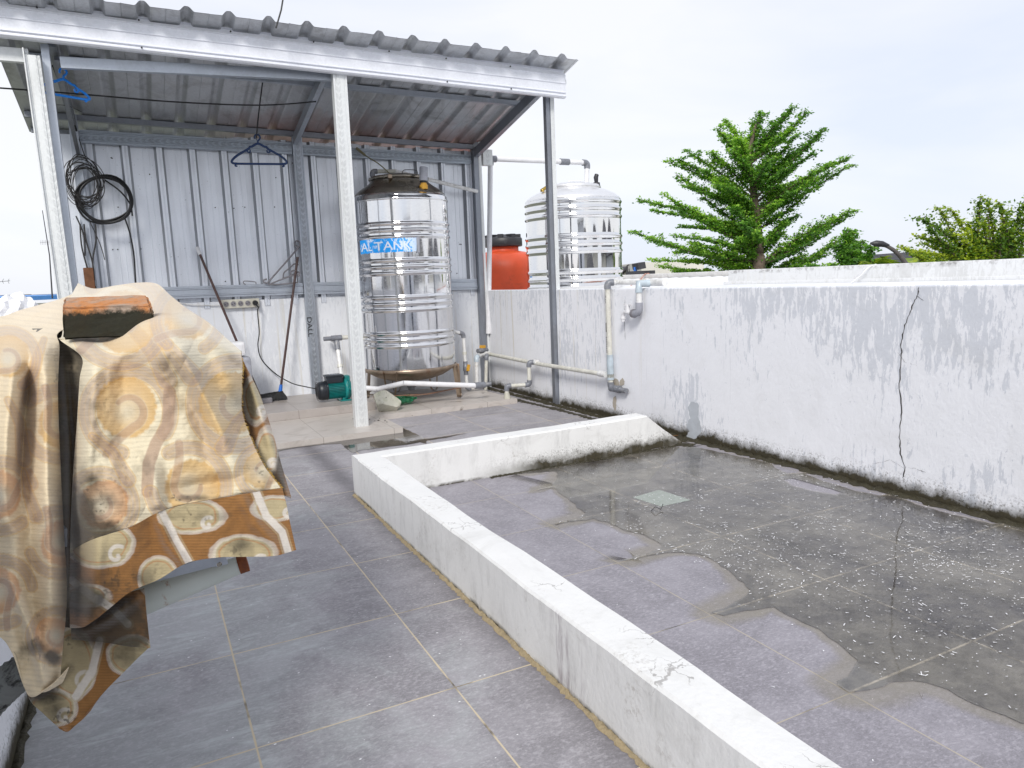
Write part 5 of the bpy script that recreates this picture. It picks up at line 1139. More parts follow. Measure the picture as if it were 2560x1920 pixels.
R1 = [([(440, 855), (500, 980), (560, 1100), (600, 1190)], 34, .034), ([(452, 875), (510, 990), (565, 1095)], 11, .012), ([(232, 900), (215, 1100), (196, 1300)], 22, .024), ([(335, 890), (300, 1010), (305, 1160)], 42, -.022), ([(520, 845), (575, 940), (602, 1010)], 26, .026), ([(380, 1150), (395, 1275)], 20, .026), ([(430, 1226), (520, 1212), (590, 1200)], 18, -.018),
      ([(380, 872), (430, 866), (470, 884)], 46, .022), ([(430, 930), (500, 1040), (520, 1130)], 26, -.020), ([(250, 868), (300, 885), (350, 866)], 16, .014), ([(640, 1110), (655, 1160), (690, 1200)], 12, .010), ([(270, 1180), (300, 1240), (360, 1275)], 24, .014), ([(200, 730), (300, 740), (420, 735)], 14, .02), ([(480, 800), (540, 850), (590, 900)], 12, .014)]
SP1 = [(205, 1300, 60, 110, 1.0), (250, 1330, 70, 40, .8), (190, 1180, 16, 90, .2), (470, 1246, 110, 12, .55), (300, 1180, 160, 100, .22), (240, 1000, 50, 80, .26), (600, 1100, 30, 60, .2), (650, 1190, 40, 50, .4)]
sheet('front_panel', main, 380, 440, paint_front, SP1, cur, R1, fray=2.5)
hem = [
 [(176, 1379, 1.515), (222, 1353, 1.415), (270, 1336, 1.405), (330, 1316, 1.415), (392, 1283, 1.45), (455, 1263, 1.465), (520, 1251, 1.485), (585, 1239, 1.515), (645, 1229, 1.545), (705, 1220, 1.585)],
 [(175, 1440, 1.51), (222, 1420, 1.41), (270, 1398, 1.40), (330, 1375, 1.42), (392, 1336, 1.45), (455, 1308, 1.465), (522, 1294, 1.485), (590, 1284, 1.51), (652, 1275, 1.54), (716, 1262, 1.58)],
 [(175, 1510, 1.50), (220, 1500, 1.405), (270, 1470, 1.40), (332, 1440, 1.42), (396, 1392, 1.45), (460, 1352, 1.465), (528, 1342, 1.485), (598, 1335, 1.51), (662, 1325, 1.535), (726, 1312, 1.575)],
 [(176, 1570, 1.50), (212, 1566, 1.41), (262, 1530, 1.40), (325, 1480, 1.42), (398, 1448, 1.45), (466, 1408, 1.465), (542, 1394, 1.485), (610, 1392, 1.51), (684, 1390, 1.535), (740, 1375, 1.57)]]
sheet('hem_band', hem, 340, 150, paint_back, [(215, 1500, 70, 70, .75), (270, 1460, 60, 50, .5), (470, 1290, 120, 22, .45), (600, 1370, 40, 30, .5), (350, 1440, 60, 40, .4), (180, 1400, 30, 90, .6)], cur, [([(392, 1290), (420, 1360), (470, 1420)], 14, .014), ([(250, 1340), (240, 1450), (230, 1560)], 20, .012), ([(600, 1240), (640, 1310), (700, 1380)], 16, .012)], wr=.002, seed=14)
# second layer seen past the frayed edge on the right
back = [
 [(560, 880, 1.86), (580, 884, 1.84), (606, 902, 1.80), (610, 908, 1.80)],
 [(570, 980, 1.82), (600, 980, 1.80), (630, 975, 1.78), (648, 985, 1.80)],
 [(580, 1080, 1.80), (620, 1080, 1.75), (655, 1075, 1.73), (682, 1085, 1.76)],
 [(600, 1160, 1.78), (640, 1160, 1.70), (680, 1160, 1.68), (704, 1165, 1.71)],
 [(640, 1240, 1.74), (680, 1240, 1.68), (712, 1240, 1.64), (728, 1245, 1.66)]]
sheet('rear_layer', back, 90, 180, paint_back, [(700, 1160, 14, 60, .7), (690, 1210, 30, 40, .8)], cur, [([(600, 900), (640, 1000), (690, 1140)], 12, .015)], wr=.003, seed=18)
left = [
 [(-60, 790, 2.2), (0, 792, 2.2), (50, 776, 2.3), (100, 762, 2.35), (150, 748, 2.4), (205, 725, 2.5)],
 [(-60, 850, 1.95), (0, 848, 1.95), (50, 836, 1.95), (100, 822, 1.98), (150, 806, 2.0), (205, 800, 2.0)],
 [(-60, 890, 1.70), (0, 878, 1.72), (40, 866, 1.76), (80, 850, 1.80), (115, 838, 1.80), (146, 832, 1.80)],
 [(-60, 930, 1.55), (0, 918, 1.55), (38, 912, 1.53), (75, 905, 1.56), (112, 885, 1.62), (148, 870, 1.70)],
 [(-60, 1040, 1.45), (0, 1030, 1.45), (36, 1020, 1.47), (72, 1000, 1.56), (112, 985, 1.52), (144, 985, 1.60)],
 [(-60, 1180, 1.40), (0, 1175, 1.40), (34, 1168, 1.43), (70, 1165, 1.47), (115, 1160, 1.44), (150, 1158, 1.54)],
 [(-60, 1340, 1.38), (0, 1330, 1.37), (36, 1322, 1.36), (74, 1318, 1.40), (122, 1316, 1.39), (158, 1316, 1.50)],
 [(-60, 1480, 1.36), (0, 1480, 1.35), (40, 1485, 1.34), (82, 1490, 1.37), (130, 1495, 1.37), (166, 1495, 1.46)],
 [(-60, 1560, 1.34), (0, 1580, 1.34), (30, 1618, 1.33), (62, 1680, 1.34), (105, 1712, 1.35), (150, 1700, 1.42)],
 [(-60, 1570, 1.34), (0, 1590, 1.34), (37, 1632, 1.33), (71, 1738, 1.34), (123, 1717, 1.35), (172, 1668, 1.41)]]
R2 = [([(72, 900), (56, 1050), (44, 1300)], 16, -.022), ([(30, 900), (20, 1050), (10, 1300)], 18, .022), ([(110, 880), (120, 1000), (125, 1300), (130, 1500)], 22, .02), ([(20, 1440), (70, 1560), (110, 1700)], 12, .02), ([(0, 850), (60, 836), (130, 800)], 12, .03), ([(60, 790), (120, 770), (160, 765)], 14, .03)]
sheet('left_panel', left, 200, 460, paint_left, [(140, 940, 10, 60, .35), (95, 1620, 40, 30, .7), (125, 1640, 30, 26, .8), (100, 1560, 30, 60, .25)], cur, R2, seed=21)
# valley between the panels, mouldy and darkened all over, set well back
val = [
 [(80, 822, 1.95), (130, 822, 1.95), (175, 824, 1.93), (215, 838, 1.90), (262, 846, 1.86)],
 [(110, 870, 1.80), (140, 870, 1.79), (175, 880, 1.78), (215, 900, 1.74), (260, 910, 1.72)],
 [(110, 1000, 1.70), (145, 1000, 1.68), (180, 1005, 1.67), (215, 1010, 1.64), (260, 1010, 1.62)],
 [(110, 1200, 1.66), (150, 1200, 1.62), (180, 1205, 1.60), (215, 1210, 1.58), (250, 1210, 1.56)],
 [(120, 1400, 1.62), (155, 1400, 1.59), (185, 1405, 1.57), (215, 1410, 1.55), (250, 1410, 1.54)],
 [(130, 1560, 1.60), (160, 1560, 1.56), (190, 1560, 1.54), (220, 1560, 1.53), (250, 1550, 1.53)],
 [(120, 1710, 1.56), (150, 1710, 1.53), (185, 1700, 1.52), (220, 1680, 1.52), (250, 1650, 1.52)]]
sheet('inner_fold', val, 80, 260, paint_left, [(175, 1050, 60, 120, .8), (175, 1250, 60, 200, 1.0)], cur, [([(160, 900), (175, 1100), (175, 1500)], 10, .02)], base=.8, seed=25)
rev = [
 [(176, 1540, 1.50), (240, 1530, 1.46), (300, 1490, 1.46), (361, 1470, 1.48)],
 [(178, 1572, 1.50), (245, 1565, 1.45), (310, 1545, 1.46), (367, 1540, 1.475)],
 [(180, 1598, 1.50), (245, 1604, 1.45), (312, 1614, 1.46), (376, 1620, 1.47)]]
sheet('folded_corner', rev, 130, 90, paint_back, [(270, 1560, 140, 80, 1.0), (330, 1600, 60, 40, .8)], cur, [([(180, 1590), (260, 1550), (340, 1500)], 16, .02)], base=.35, seed=29)
flap = [
 [(60, 1560, 1.47), (120, 1560, 1.50), (178, 1570, 1.50), (245, 1575, 1.50), (312, 1590, 1.50), (376, 1616, 1.50)],
 [(66, 1660, 1.44), (120, 1650, 1.47), (180, 1640, 1.48), (240, 1640, 1.48), (296, 1642, 1.49), (350, 1640, 1.495)],
 [(72, 1742, 1.40), (120, 1728, 1.43), (176, 1710, 1.45), (226, 1702, 1.46), (268, 1700, 1.47), (300, 1690, 1.48)],
 [(110, 1785, 1.40), (138, 1790, 1.41), (172, 1782, 1.43), (206, 1774, 1.44), (232, 1762, 1.45), (252, 1738, 1.46)],
 [(150, 1822, 1.40), (158, 1826, 1.40), (170, 1829, 1.41), (186, 1816, 1.42), (204, 1800, 1.43), (226, 1776, 1.44)]]
sheet('hanging_corner', flap, 170, 170, paint_back, [(150, 1790, 60, 40, .6), (110, 1740, 60, 30, .6), (310, 1640, 60, 40, .35), (190, 1600, 120, 30, .4)], cur, [([(172, 1670), (123, 1720), (75, 1745)], 10, -.02)], seed=33, wr=.002)
# golden fraying along the cut edge of the front panel
E_ = SHEETS['front_panel']; g = np.random.default_rng(8); b = MB()
for i in range(60, 438):
    for _ in range(3):
        p = Vector(E_[i, -1]) ; q = Vector(E_[i, -6]); d = (p - q).normalized(); t_ = Vector(E_[min(i + 1, 439), -1]) - p; o = p + t_ * g.random()
        e = o + d * g.uniform(.001, .007) + Vector((0, 0, g.uniform(-.003, .002))); w__ = Vector((0, 0, .0005)); b.add([o - w__, o + w__, e + w__ * .4, e - w__ * .4], [(0, 1, 2, 3)])
b.build('frayed_edge', simple('golden frayed thread', (.62, .38, .08), .8), cur)
# brick on top
s = NT('old mossy brick'); p = s.pos(); z = s.xyz()[2]
bc = s.mix(s.step(s.noise(9, 5, .65), .42, .58), (.50, .20, .06, 1), (.36, .28, .22, 1)); bc = s.mix(s.math('MULTIPLY', s.step(s.noise(60, 5, .7), .5, .66), .5), bc, (.16, .08, .04, 1))
N_ = s.n('ShaderNodeNewGeometry'); nzn = s.xyz(N_.outputs['Normal'])
mo_ = s.math('ADD', s.step(s.math('ADD', z, s.math('MULTIPLY', s.noise(38, 5, .75), .045)), 1.263, 1.250), 0, clamp=True)
mc = s.mix(s.noise(70, 5, .7), (.005, .005, .003, 1), (.018, .020, .008, 1))
cc = s.mix(s.math('MULTIPLY', mo_, .985), bc, mc); s.bump(s.noise(45, 6, .7), .8, .006); M['brick'] = s.fin(cc, .95)
bl0 = PD(158, 822, 1.70); br0 = PD(388, 808, 1.67); tl0 = PD(153, 752, 1.70); tr0 = PD(375, 745, 1.69); bt_ = Vector((0, 0, 0))
def brick():
    bm = bmesh.new(); fw = (CC - Vector((0, 0, CC.z))).normalized() * .085; lift = Vector((0, 0, .012))
    F_ = [PD(158, 850, 1.69), PD(392, 842, 1.665), PD(378, 764, 1.67), PD(157, 770, 1.69)]; G_ = [PD(162, 800, 1.80), PD(388, 795, 1.77), PD(368, 737, 1.775), PD(160, 743, 1.80)]; vs = [bm.verts.new(v) for v in F_ + G_]
    for f in ((0, 1, 2, 3), (7, 6, 5, 4), (0, 4, 5, 1), (1, 5, 6, 2), (2, 6, 7, 3), (3, 7, 4, 0)): bm.faces.new([vs[i] for i in f])
    bmesh.ops.bevel(bm, geom=bm.edges[:], offset=.005, segments=2, affect='EDGES'); bmesh.ops.triangulate(bm, faces=bm.faces[:]); bmesh.ops.subdivide_edges(bm, edges=bm.edges[:], cuts=5, use_grid_fill=True)
    rr = random.Random(3)
    for v in bm.verts: v.co += Vector((rr.gauss(0, 1), rr.gauss(0, 1), rr.gauss(0, 1))) * .0009
    bm.verts.index_update(); b = MB(); b.add([v.co for v in bm.verts], [[v.index for v in f.verts] for f in bm.faces]); bm.free(); return b
tag(brick().build('brick', M['brick']), 'mossy old brick with an orange top edge weighing down the curtain', 'brick')

# frame under the curtain: white tube with a rusty end, steel bracket, hidden shelf carried by the parapet
fr = thing('steel_frame', 'white steel frame with a rusty tube end poking out from under the curtain', 'frame', (-.1, 1.75, .6))
s = NT('white enamel with rust runs'); cc = s.mix(s.noise(12, 4), (.62, .66, .62, 1), (.50, .54, .50, 1)); ru = s.step(s.noise(16, 5, .7, .3, s.mapv(s.pos(), (1, 1, .3))), .60, .68); M['enamel'] = s.fin(s.mix(ru, cc, (.30, .12, .03, 1)), .4)
M['rust'] = simple('rust', (.25, .07, .02), .8, var=.5, scale=40, dirt=(.02, .02, .03))
e0 = PD(612, 1408, 1.66); e1 = PD(330, 1506, 1.58); e2 = e1 + (e1 - e0) * .35
b = MB(); b.tube([e0, e1, e2], .03, 24, radii=[.0185, .038, .050]); tb = b.build('tube', M['enamel'], fr)
b = MB(); b.tube([e0 + (e0 - e1).normalized() * .006, e0 - (e0 - e1).normalized() * .014], .0205, 20); b.tube([e0 + (e0 - e1).normalized() * .0065, e0 + (e0 - e1).normalized() * .005], .016, 20); b.build('tube_end', M['rust'], tb)
b = MB(); u = (e0 - e1).normalized(); g0 = PD(535, 1405, 1.625); b.beam(g0 - u * .16, g0 + u * .022, .004, .034); b.beam(g0 + u * .0, g0 + u * .026 + Vector((0, 0, .001)), .008, .038); br_ = b.build('bracket', M['galv'], fr)
b = MB(); q = PD(547, 1412, 1.60); b.tube([q, q - CC * -.006], .005, 8); b.build('screw', M['steel_dome'], br_)
b = MB(); b.bbox((-.44, 1.78, .74), (.14, 2.75, .78), .004); b.build('shelf', M['galv'], fr)
b = MB(); b.beam(e2 + Vector((0, 0, .02)), Vector((e2.x, 1.82, .75)), .03, .03, (1, 0, 0)); b.build('strut', M['enamel'], fr)
b = MB(); b.bbox((-.43, 2.08, .78), (.06, 2.62, 1.06), .03); b.build('crate', M['greypl'], fr)
# grey corrugated hose at the lower left
b = MB(); P_ = smoothpts([PD(-60, 1790, 1.5), PD(-10, 1735, 1.5), PD(40, 1690, 1.5), PD(90, 1660, 1.52)], 12); b.tube(P_, .03, 18, radii=[.034 + .003 * (i % 3 == 0) for i in range(len(P_))])
s = NT('mouldy grey foam'); cc = s.mix(s.step(s.noise(22, 5, .7, .6), .48, .6), (.20, .21, .20, 1), (.03, .03, .028, 1)); M['foam'] = s.fin(cc, .8); tag(b.build('foam_pipe', M['foam']), 'mouldy grey foam pipe sleeve below the curtain at the lower left', 'pipe')
# crumpled white cloth and rubble on the parapet beyond
M['whitecloth'] = simple('crumpled white cloth', (.82, .82, .84), .8, var=.06)
rock('crumpled_cloth', PD(12, 800, 2.75), (.13, .12, .11), 21, M['whitecloth'], 'crumpled white cloth on the parapet behind the curtain, left edge', 'cloth', .8)
rock('rubble', PD(42, 768, 3.6), (.05, .05, .045), 22, M['concrete'], 'small grey lump of rubble on the parapet behind the white cloth', 'rock', .8)

# stair house added behind the viewer, only to be reflected in the tanks
sh = thing('added_stair_house', 'grey rendered stair house with a dark doorway, added behind the viewer for tank reflections', 'building', (1.0, -6.0, 0))
b = MB(); b.box((-.55, -6.15, 0), (.55, -6.0, 2.9)); b.box((1.45, -6.15, 0), (3.0, -6.0, 2.9)); b.box((.55, -6.15, 2.15), (1.45, -6.0, 2.9)); b.build('wall', M['plinth'], sh)
b = MB(); b.box((.55, -6.12, 0), (1.45, -6.08, 2.15)); b.build('door', simple('added dark blue door', (.03, .04, .07), .4), sh)
b = MB(); b.box((-.75, -6.3, 2.9), (3.2, -5.7, 3.02)); b.build('roof', M['parapet_grey'], sh)

# ------------------------------------------------------------------ neighbouring roofs and parapets
b = MB(); b.box((3.80, -3, GZ), (5.1, 5.45, 1.135)); tag(b.build('flat_roof', M['whiteroof']), 'flat white roof ledge just beyond the boundary wall, below the cracked parapet', 'roof')
b = MB(); b.bbox((5.1, -3, GZ), (5.3, 5.45, 1.268), .006); b.bbox((5.04, -3, 1.135), (5.10, 5.45, 1.160), .004); tag(b.build('neighbour_parapet', M['parapet']), 'white neighbour parapet with hairline cracks along its top edge, far right', 'wall')
b = MB(); b.bbox((6.9, 5.4, GZ), (7.1, 13, 1.262), .006); tag(b.build('coping_wall', M['parapet_grey']), 'weathered grey coping wall between the bright tank and the white parapet', 'wall')
b = MB(); rows = []
for y in np.linspace(5.6, 13.5, 200): rows.append([Vector((x, y, z + .010 * math.sin(y * 28))) for x, z in ((4.2, 1.02), (5.5, 1.11), (6.85, 1.19))])
grid(b, rows); b.box((4.2, 5.5, GZ), (6.88, 6.88, .98)); b.box((4.2, 6.88, .2), (6.88, 13.5, .98)); tag(b.build('corrugated_roof', M['whiteroof']), 'low white corrugated roof sloping up to the grey coping wall', 'roof')
P_ = smoothpts([PX(2150, 712, 4.7), PX(2190, 680, 4.95), PX(2180, 664, 5.08), PX(2160, 660, 5.2)], 6)
P_ = smoothpts([PX(2118, 714, 4.6), PX(2150, 690, 4.9), PX(2172, 668, 5.05), PX(2190, 661, 5.15)], 6)
b = MB(); b.tube(P_, .0055, 6); tag(b.build('cord', M['whitepl']), 'thin white cord running up over the white neighbour parapet', 'cord')
b = MB(); b.tube(smoothpts([PX(1578, 712, 4.4), PX(1600, 700, 5.2), PX(1612, 686, 6.8), PX(1622, 684, 6.95)], 6), .010, 6); tag(b.build('hose', simple('salmon hose', (.62, .28, .20), .5)), 'salmon coloured hose lying across the corrugated roof onto the coping wall', 'hose')
# distant buildings by the bright tank; the town behind the viewer is added only for the tanks to mirror
M['roofdark'] = simple('dark roof tiles', (.055, .055, .065), .7, var=.4, scale=3)
M['creamwall'] = simple('cream rendered wall', (.70, .68, .62), .8, var=.05, scale=.5)
def gable(name, x0, x1, yb, yt, D, dep, label):
    a, c = PD(x0, yb, D), PD(x1, yb, D); t = PD((x0 + x1) / 2, yt, D); fwd = Vector((CC.x, CC.y, 0)).normalized() * dep; h = thing(name, label, 'house', ((a.x + c.x) / 2, (a.y + c.y) / 2, GZ))
    b = MB(); lo = lambda v: Vector((v.x, v.y, GZ)); b.add([lo(a), lo(c), c, t, a, lo(a) + fwd, lo(c) + fwd, c + fwd, t + fwd, a + fwd], [(0, 1, 2, 3, 4), (9, 8, 7, 6, 5), (0, 5, 6, 1), (1, 6, 7, 2), (4, 9, 5, 0)]); b.build('wall', M['creamwall'], h)
    b = MB(); ov = (c - a).normalized() * .3; up = Vector((0, 0, .12)); f0 = -fwd.normalized() * .3
    for p, sgn in ((a, -1), (c, 1)):
        e = p + ov * sgn - Vector((0, 0, .12)); b.add([e + f0, t + f0 + up, t + fwd + up, e + fwd, e + f0 + up, t + f0 + up * 2, t + fwd + up * 2, e + fwd + up], [(0, 1, 2, 3), (7, 6, 5, 4), (0, 4, 5, 1), (3, 2, 6, 7), (0, 3, 7, 4)])
    b.build('roof', M['roofdark'], h); return h
gable('house', 1553, 1580, 690, 677, 34, 9, 'small distant house with black gable roof right beside the bright tank')
h = thing('building', 'cream windowless building block standing beyond the coping wall, left of the tree', 'building', PD(1640, 700, 30))
a, c = PD(1603, 656, 30), PD(1760, 652, 30); f_ = Vector((CC.x, CC.y, 0)).normalized() * 10
b = MB(); vs = [Vector((a.x, a.y, GZ)), Vector((c.x, c.y, GZ)), c, a]; b.add(vs + [v + f_ for v in vs], [(0, 1, 2, 3), (7, 6, 5, 4), (0, 4, 5, 1), (1, 5, 6, 2), (2, 6, 7, 3), (3, 7, 4, 0)]); b.build('wall', M['creamwall'], h)
h = thing('canopy', 'dark canopy on blue posts on a distant roof beside the cream building', 'canopy', PD(1590, 690, 29))
b = MB(); b.beam(PD(1588, 667, 29), PD(1606, 663, 29), 1.2, .25); b.build('canopy_roof', M['roofdark'], h)
for x in (1587, 1590): b = MB(); b.tube([PD(x, 692, 29), PD(x, 668, 29)], .05, 8); b.build('post', M['blue'], h)
b = MB(); b.beam(PD(1575, 690, 28), PD(1625, 688, 28), 2.0, .35); tag(b.build('dark_roof', M['roofdark']), 'low dark flat roof below the blue canopy posts', 'roof')
b = MB(); 
for x, y0, y1 in ((1568, 664, 690), (1574, 672, 690)): b.tube([PD(x, y1, 33), PD(x, y0, 33)], .04, 6)
b.beam(PD(1568, 664, 33), PD(1573, 662, 33), .05, .05); tag(b.build('lamp_mast', M['lid']), 'thin dark lamp mast above the black gable roof', 'mast')
hr = random.Random(31)
for k in range(11):  # added ring of houses, there only to be mirrored in the tanks
    a = R(180 + (k - 5) * 17 + hr.uniform(-5, 5)); d_ = hr.uniform(18, 34); c = Vector((math.sin(a) * d_ + 1, math.cos(a) * d_, GZ)); w_ = hr.uniform(4, 8); zt = hr.uniform(.3, 2.6); hh = thing('house', 'unseen town house with dark hipped roof, added behind the viewer for the steel tanks to mirror', 'house', c, 'town houses added for tank reflections')
    b = MB(); b.box(c + Vector((-w_ / 2, -3, 0)), c + Vector((w_ / 2, 3, zt - GZ))); b.build('wall', M['creamwall'] if k % 2 else M['plinth'], hh)
    b = MB(); z0 = zt + .02; b.add([c + Vector((x, y, z0 - GZ)) for x, y in ((-w_ / 2 - .4, -3.4), (w_ / 2 + .4, -3.4), (w_ / 2 + .4, 3.4), (-w_ / 2 - .4, 3.4))] + [c + Vector((x, 0, z0 - GZ + 1.3)) for x in (-w_ / 4, w_ / 4)], [(0, 1, 5, 4), (1, 2, 5), (2, 3, 4, 5), (3, 0, 4), (3, 2, 1, 0)]); b.build('roof', M['roofdark'], hh)
# tiled roof behind the palm, right
h = thing('tiled_house', 'house with dark ribbed tile roof behind the palm fronds', 'house', PD(2230, 660, 17))
b = MB(); A_, B_, C_, D_ = PD(2130, 668, 16), PD(2345, 664, 16), PD(2290, 632, 18.5), PD(2180, 640, 18.5)
rows = []
for i in range(41):
    t = i / 40; row = []
    for j in range(2): e = A_.lerp(B_, j); g_ = D_.lerp(C_, j); row.append(e.lerp(g_, t) + Vector((0, 0, .05 * ((i * 1.0) % 5) / 5)))
    rows.append(row)
grid(b, rows, False); b.build('roof', M['roofdark'], h)
b = MB(); b.add([Vector((A_.x, A_.y, GZ)), Vector((B_.x, B_.y, GZ)), B_, A_], [(0, 1, 2, 3)]); b.build('wall', M['creamwall'], h)
# curved street lamp
lp = thing('street_lamp', 'curved dark street lamp arm rising beside the palm', 'street lamp', PD(2284, 700, 13))
b = MB(); P_ = smoothpts([PD(2290, 760, 13), PD(2272, 680, 13), PD(2258, 650, 13), PD(2240, 630, 13), PD(2218, 616, 13), PD(2200, 612, 13)], 6); b.tube(P_, .03, 8, radii=list(np.linspace(.055, .025, len(P_)))); b.build('arm', simple('dark weathered metal', (.09, .08, .075), .6), lp)
b = MB(); P_ = [PD(x, y, 13) for x, y in ((2222, 615), (2205, 610), (2190, 609), (2176, 608))]; b.tube(P_, .03, 10, radii=[.03, .055, .06, .015]); b.build('lamp_head', M['lid'], lp)
# left skyline: blue roof band, low roofs, antennas
b = MB(); b.beam(PD(-300, 752, 45), PD(165, 742, 40), 6, .22); tag(b.build('blue_roof', simple('sky blue metal roof', (.10, .32, .75), .5)), 'long pale blue metal roof on the horizon at the left edge', 'roof')
for x0, x1, y, nm in ((-10, 8, 738, 'low dark distant roof at the very left edge of the skyline'), (55, 80, 737, 'dark hipped distant roof on the left skyline above the blue roof')):
    b = MB(); A_, B_ = PD(x0, y + 3, 60), PD(x1, y + 3, 60); T_ = PD((x0 + x1) / 2, y, 60); f_ = Vector((CC.x, CC.y, 0)) * 4
    b.add([A_, B_, T_, A_ + f_, B_ + f_, T_ + f_], [(0, 1, 2), (5, 4, 3), (1, 4, 5, 2), (0, 2, 5, 3), (0, 3, 4, 1)]); tag(b.build('distant_roof', M['roofdark']), nm, 'roof')
an = thing('antenna_mast', 'tall thin guyed antenna mast left of the shed posts', 'antenna', PD(131, 745, 38))
b = MB(); b.tube([PD(131, 746, 38), PD(124, 640, 38), PD(106, 526, 38)], .03, 6, radii=[.04, .03, .018]); b.build('mast', M['lid'], an)
b = MB(); b.tube([PD(100, 606, 38), PD(126, 605, 38)], .012, 4); 
for x in range(102, 126, 4): b.tube([PD(x, 600, 38), PD(x, 612, 38)], .008, 4)
b.build('crossbar', M['greypl'], an)
an = thing('tv_antenna', 'small television aerial on the horizon at the left edge', 'antenna', PD(0, 745, 32))
b = MB(); b.tube([PD(-20, 706, 32), PD(25, 702, 32)], .012, 4)
for x in (-12, 7, 21): b.tube([PD(x + 2, 697, 32), PD(x - 1, 703, 32), PD(x + 2, 709, 32)], .009, 4)
b.build('boom', M['lid'], an); b = MB(); b.tube([PD(-15, 747, 32), PD(-15, 700, 32)], .015, 5); b.build('mast', M['lid'], an)

# ------------------------------------------------------------------ trees
def leafmat(name, a, c, bright):
    s = NT(name); at = s.n('ShaderNodeAttribute', attribute_name='tone')
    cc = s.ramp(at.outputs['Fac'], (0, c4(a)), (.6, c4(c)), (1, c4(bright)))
    s.put(cc, s.b.inputs['Base Color']); s.b.inputs['Roughness'].default_value = .5
    tr = s.n('ShaderNodeBsdfTranslucent'); s.link(s.mix(1.0, cc, (1.3, 1.5, .6, 1), 'MULTIPLY'), tr.inputs[0]); m = s.n('ShaderNodeMixShader'); m.inputs[0].default_value = .35
    s.link(s.b.outputs[0], m.inputs[1]); s.link(tr.outputs[0], m.inputs[2]); s.link(m.outputs[0], s.out.inputs[0]); return s.m
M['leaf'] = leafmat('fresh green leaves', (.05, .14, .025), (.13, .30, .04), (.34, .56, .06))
M['leaf2'] = leafmat('yellow green leaves', (.05, .12, .02), (.14, .25, .03), (.42, .50, .04))
M['bark'] = simple('grey brown bark', (.16, .12, .09), .9, var=.4, scale=12, bump=.4)
UP = Vector((0, 0, 1))
def spray_leaves(segs, leaf, dens, seed, flat=.35, tones=None):
    """segs: list of (p, q, radius0, radius1, tone); leaf quads hang round each twig in a flat spray"""
    g = np.random.default_rng(seed); PS = []; TN = []
    for (p, q, r0, r1, tone) in segs:
        p, q = np.array(p), np.array(q); ln = np.linalg.norm(q - p); n = max(3, int(ln * dens)); t = g.random(n); rr_ = r0 + (r1 - r0) * t
        c = p + (q - p) * t[:, None]; off = g.normal(0, 1, (n, 3)) * rr_[:, None] * np.array([1, 1, flat]); PS.append(c + off)
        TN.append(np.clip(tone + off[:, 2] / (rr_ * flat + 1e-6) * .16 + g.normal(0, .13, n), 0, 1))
    P = np.concatenate(PS); T = np.concatenate(TN); n = len(P)
    d = g.normal(0, 1, (n, 3)) * [1, 1, .45]; d /= np.linalg.norm(d, axis=1)[:, None]; nn = g.normal(0, .55, (n, 3)) + [0, 0, 1]; s_ = np.cross(d, nn); s_ /= np.linalg.norm(s_, axis=1)[:, None]
    L_ = leaf * g.uniform(.6, 1.3, n)[:, None]; W_ = L_ * .30
    V = np.stack([P - d * L_ * .5, P + s_ * W_, P + d * L_ * .5, P - s_ * W_], 1).reshape(-1, 3); return V, T
def leaf_object(V, T, name, m, parent):
    n = len(T); me = bpy.data.meshes.new(name); me.vertices.add(n * 4); me.vertices.foreach_set('co', (V - np.array(WL[parent])).astype(np.float32).ravel())
    me.loops.add(n * 4); me.loops.foreach_set('vertex_index', np.arange(n * 4, dtype=np.int32)); me.polygons.add(n); me.polygons.foreach_set('loop_start', np.arange(0, n * 4, 4, dtype=np.int32)); me.update(calc_edges=True)
    at = me.attributes.new('tone', 'FLOAT', 'POINT'); at.data.foreach_set('value', np.repeat(T, 4).astype(np.float32)); me.materials.append(m); me.validate()
    o = bpy.data.objects.new(name, me); COL.objects.link(o); o.parent = parent; WL[o] = WL[parent]; return o
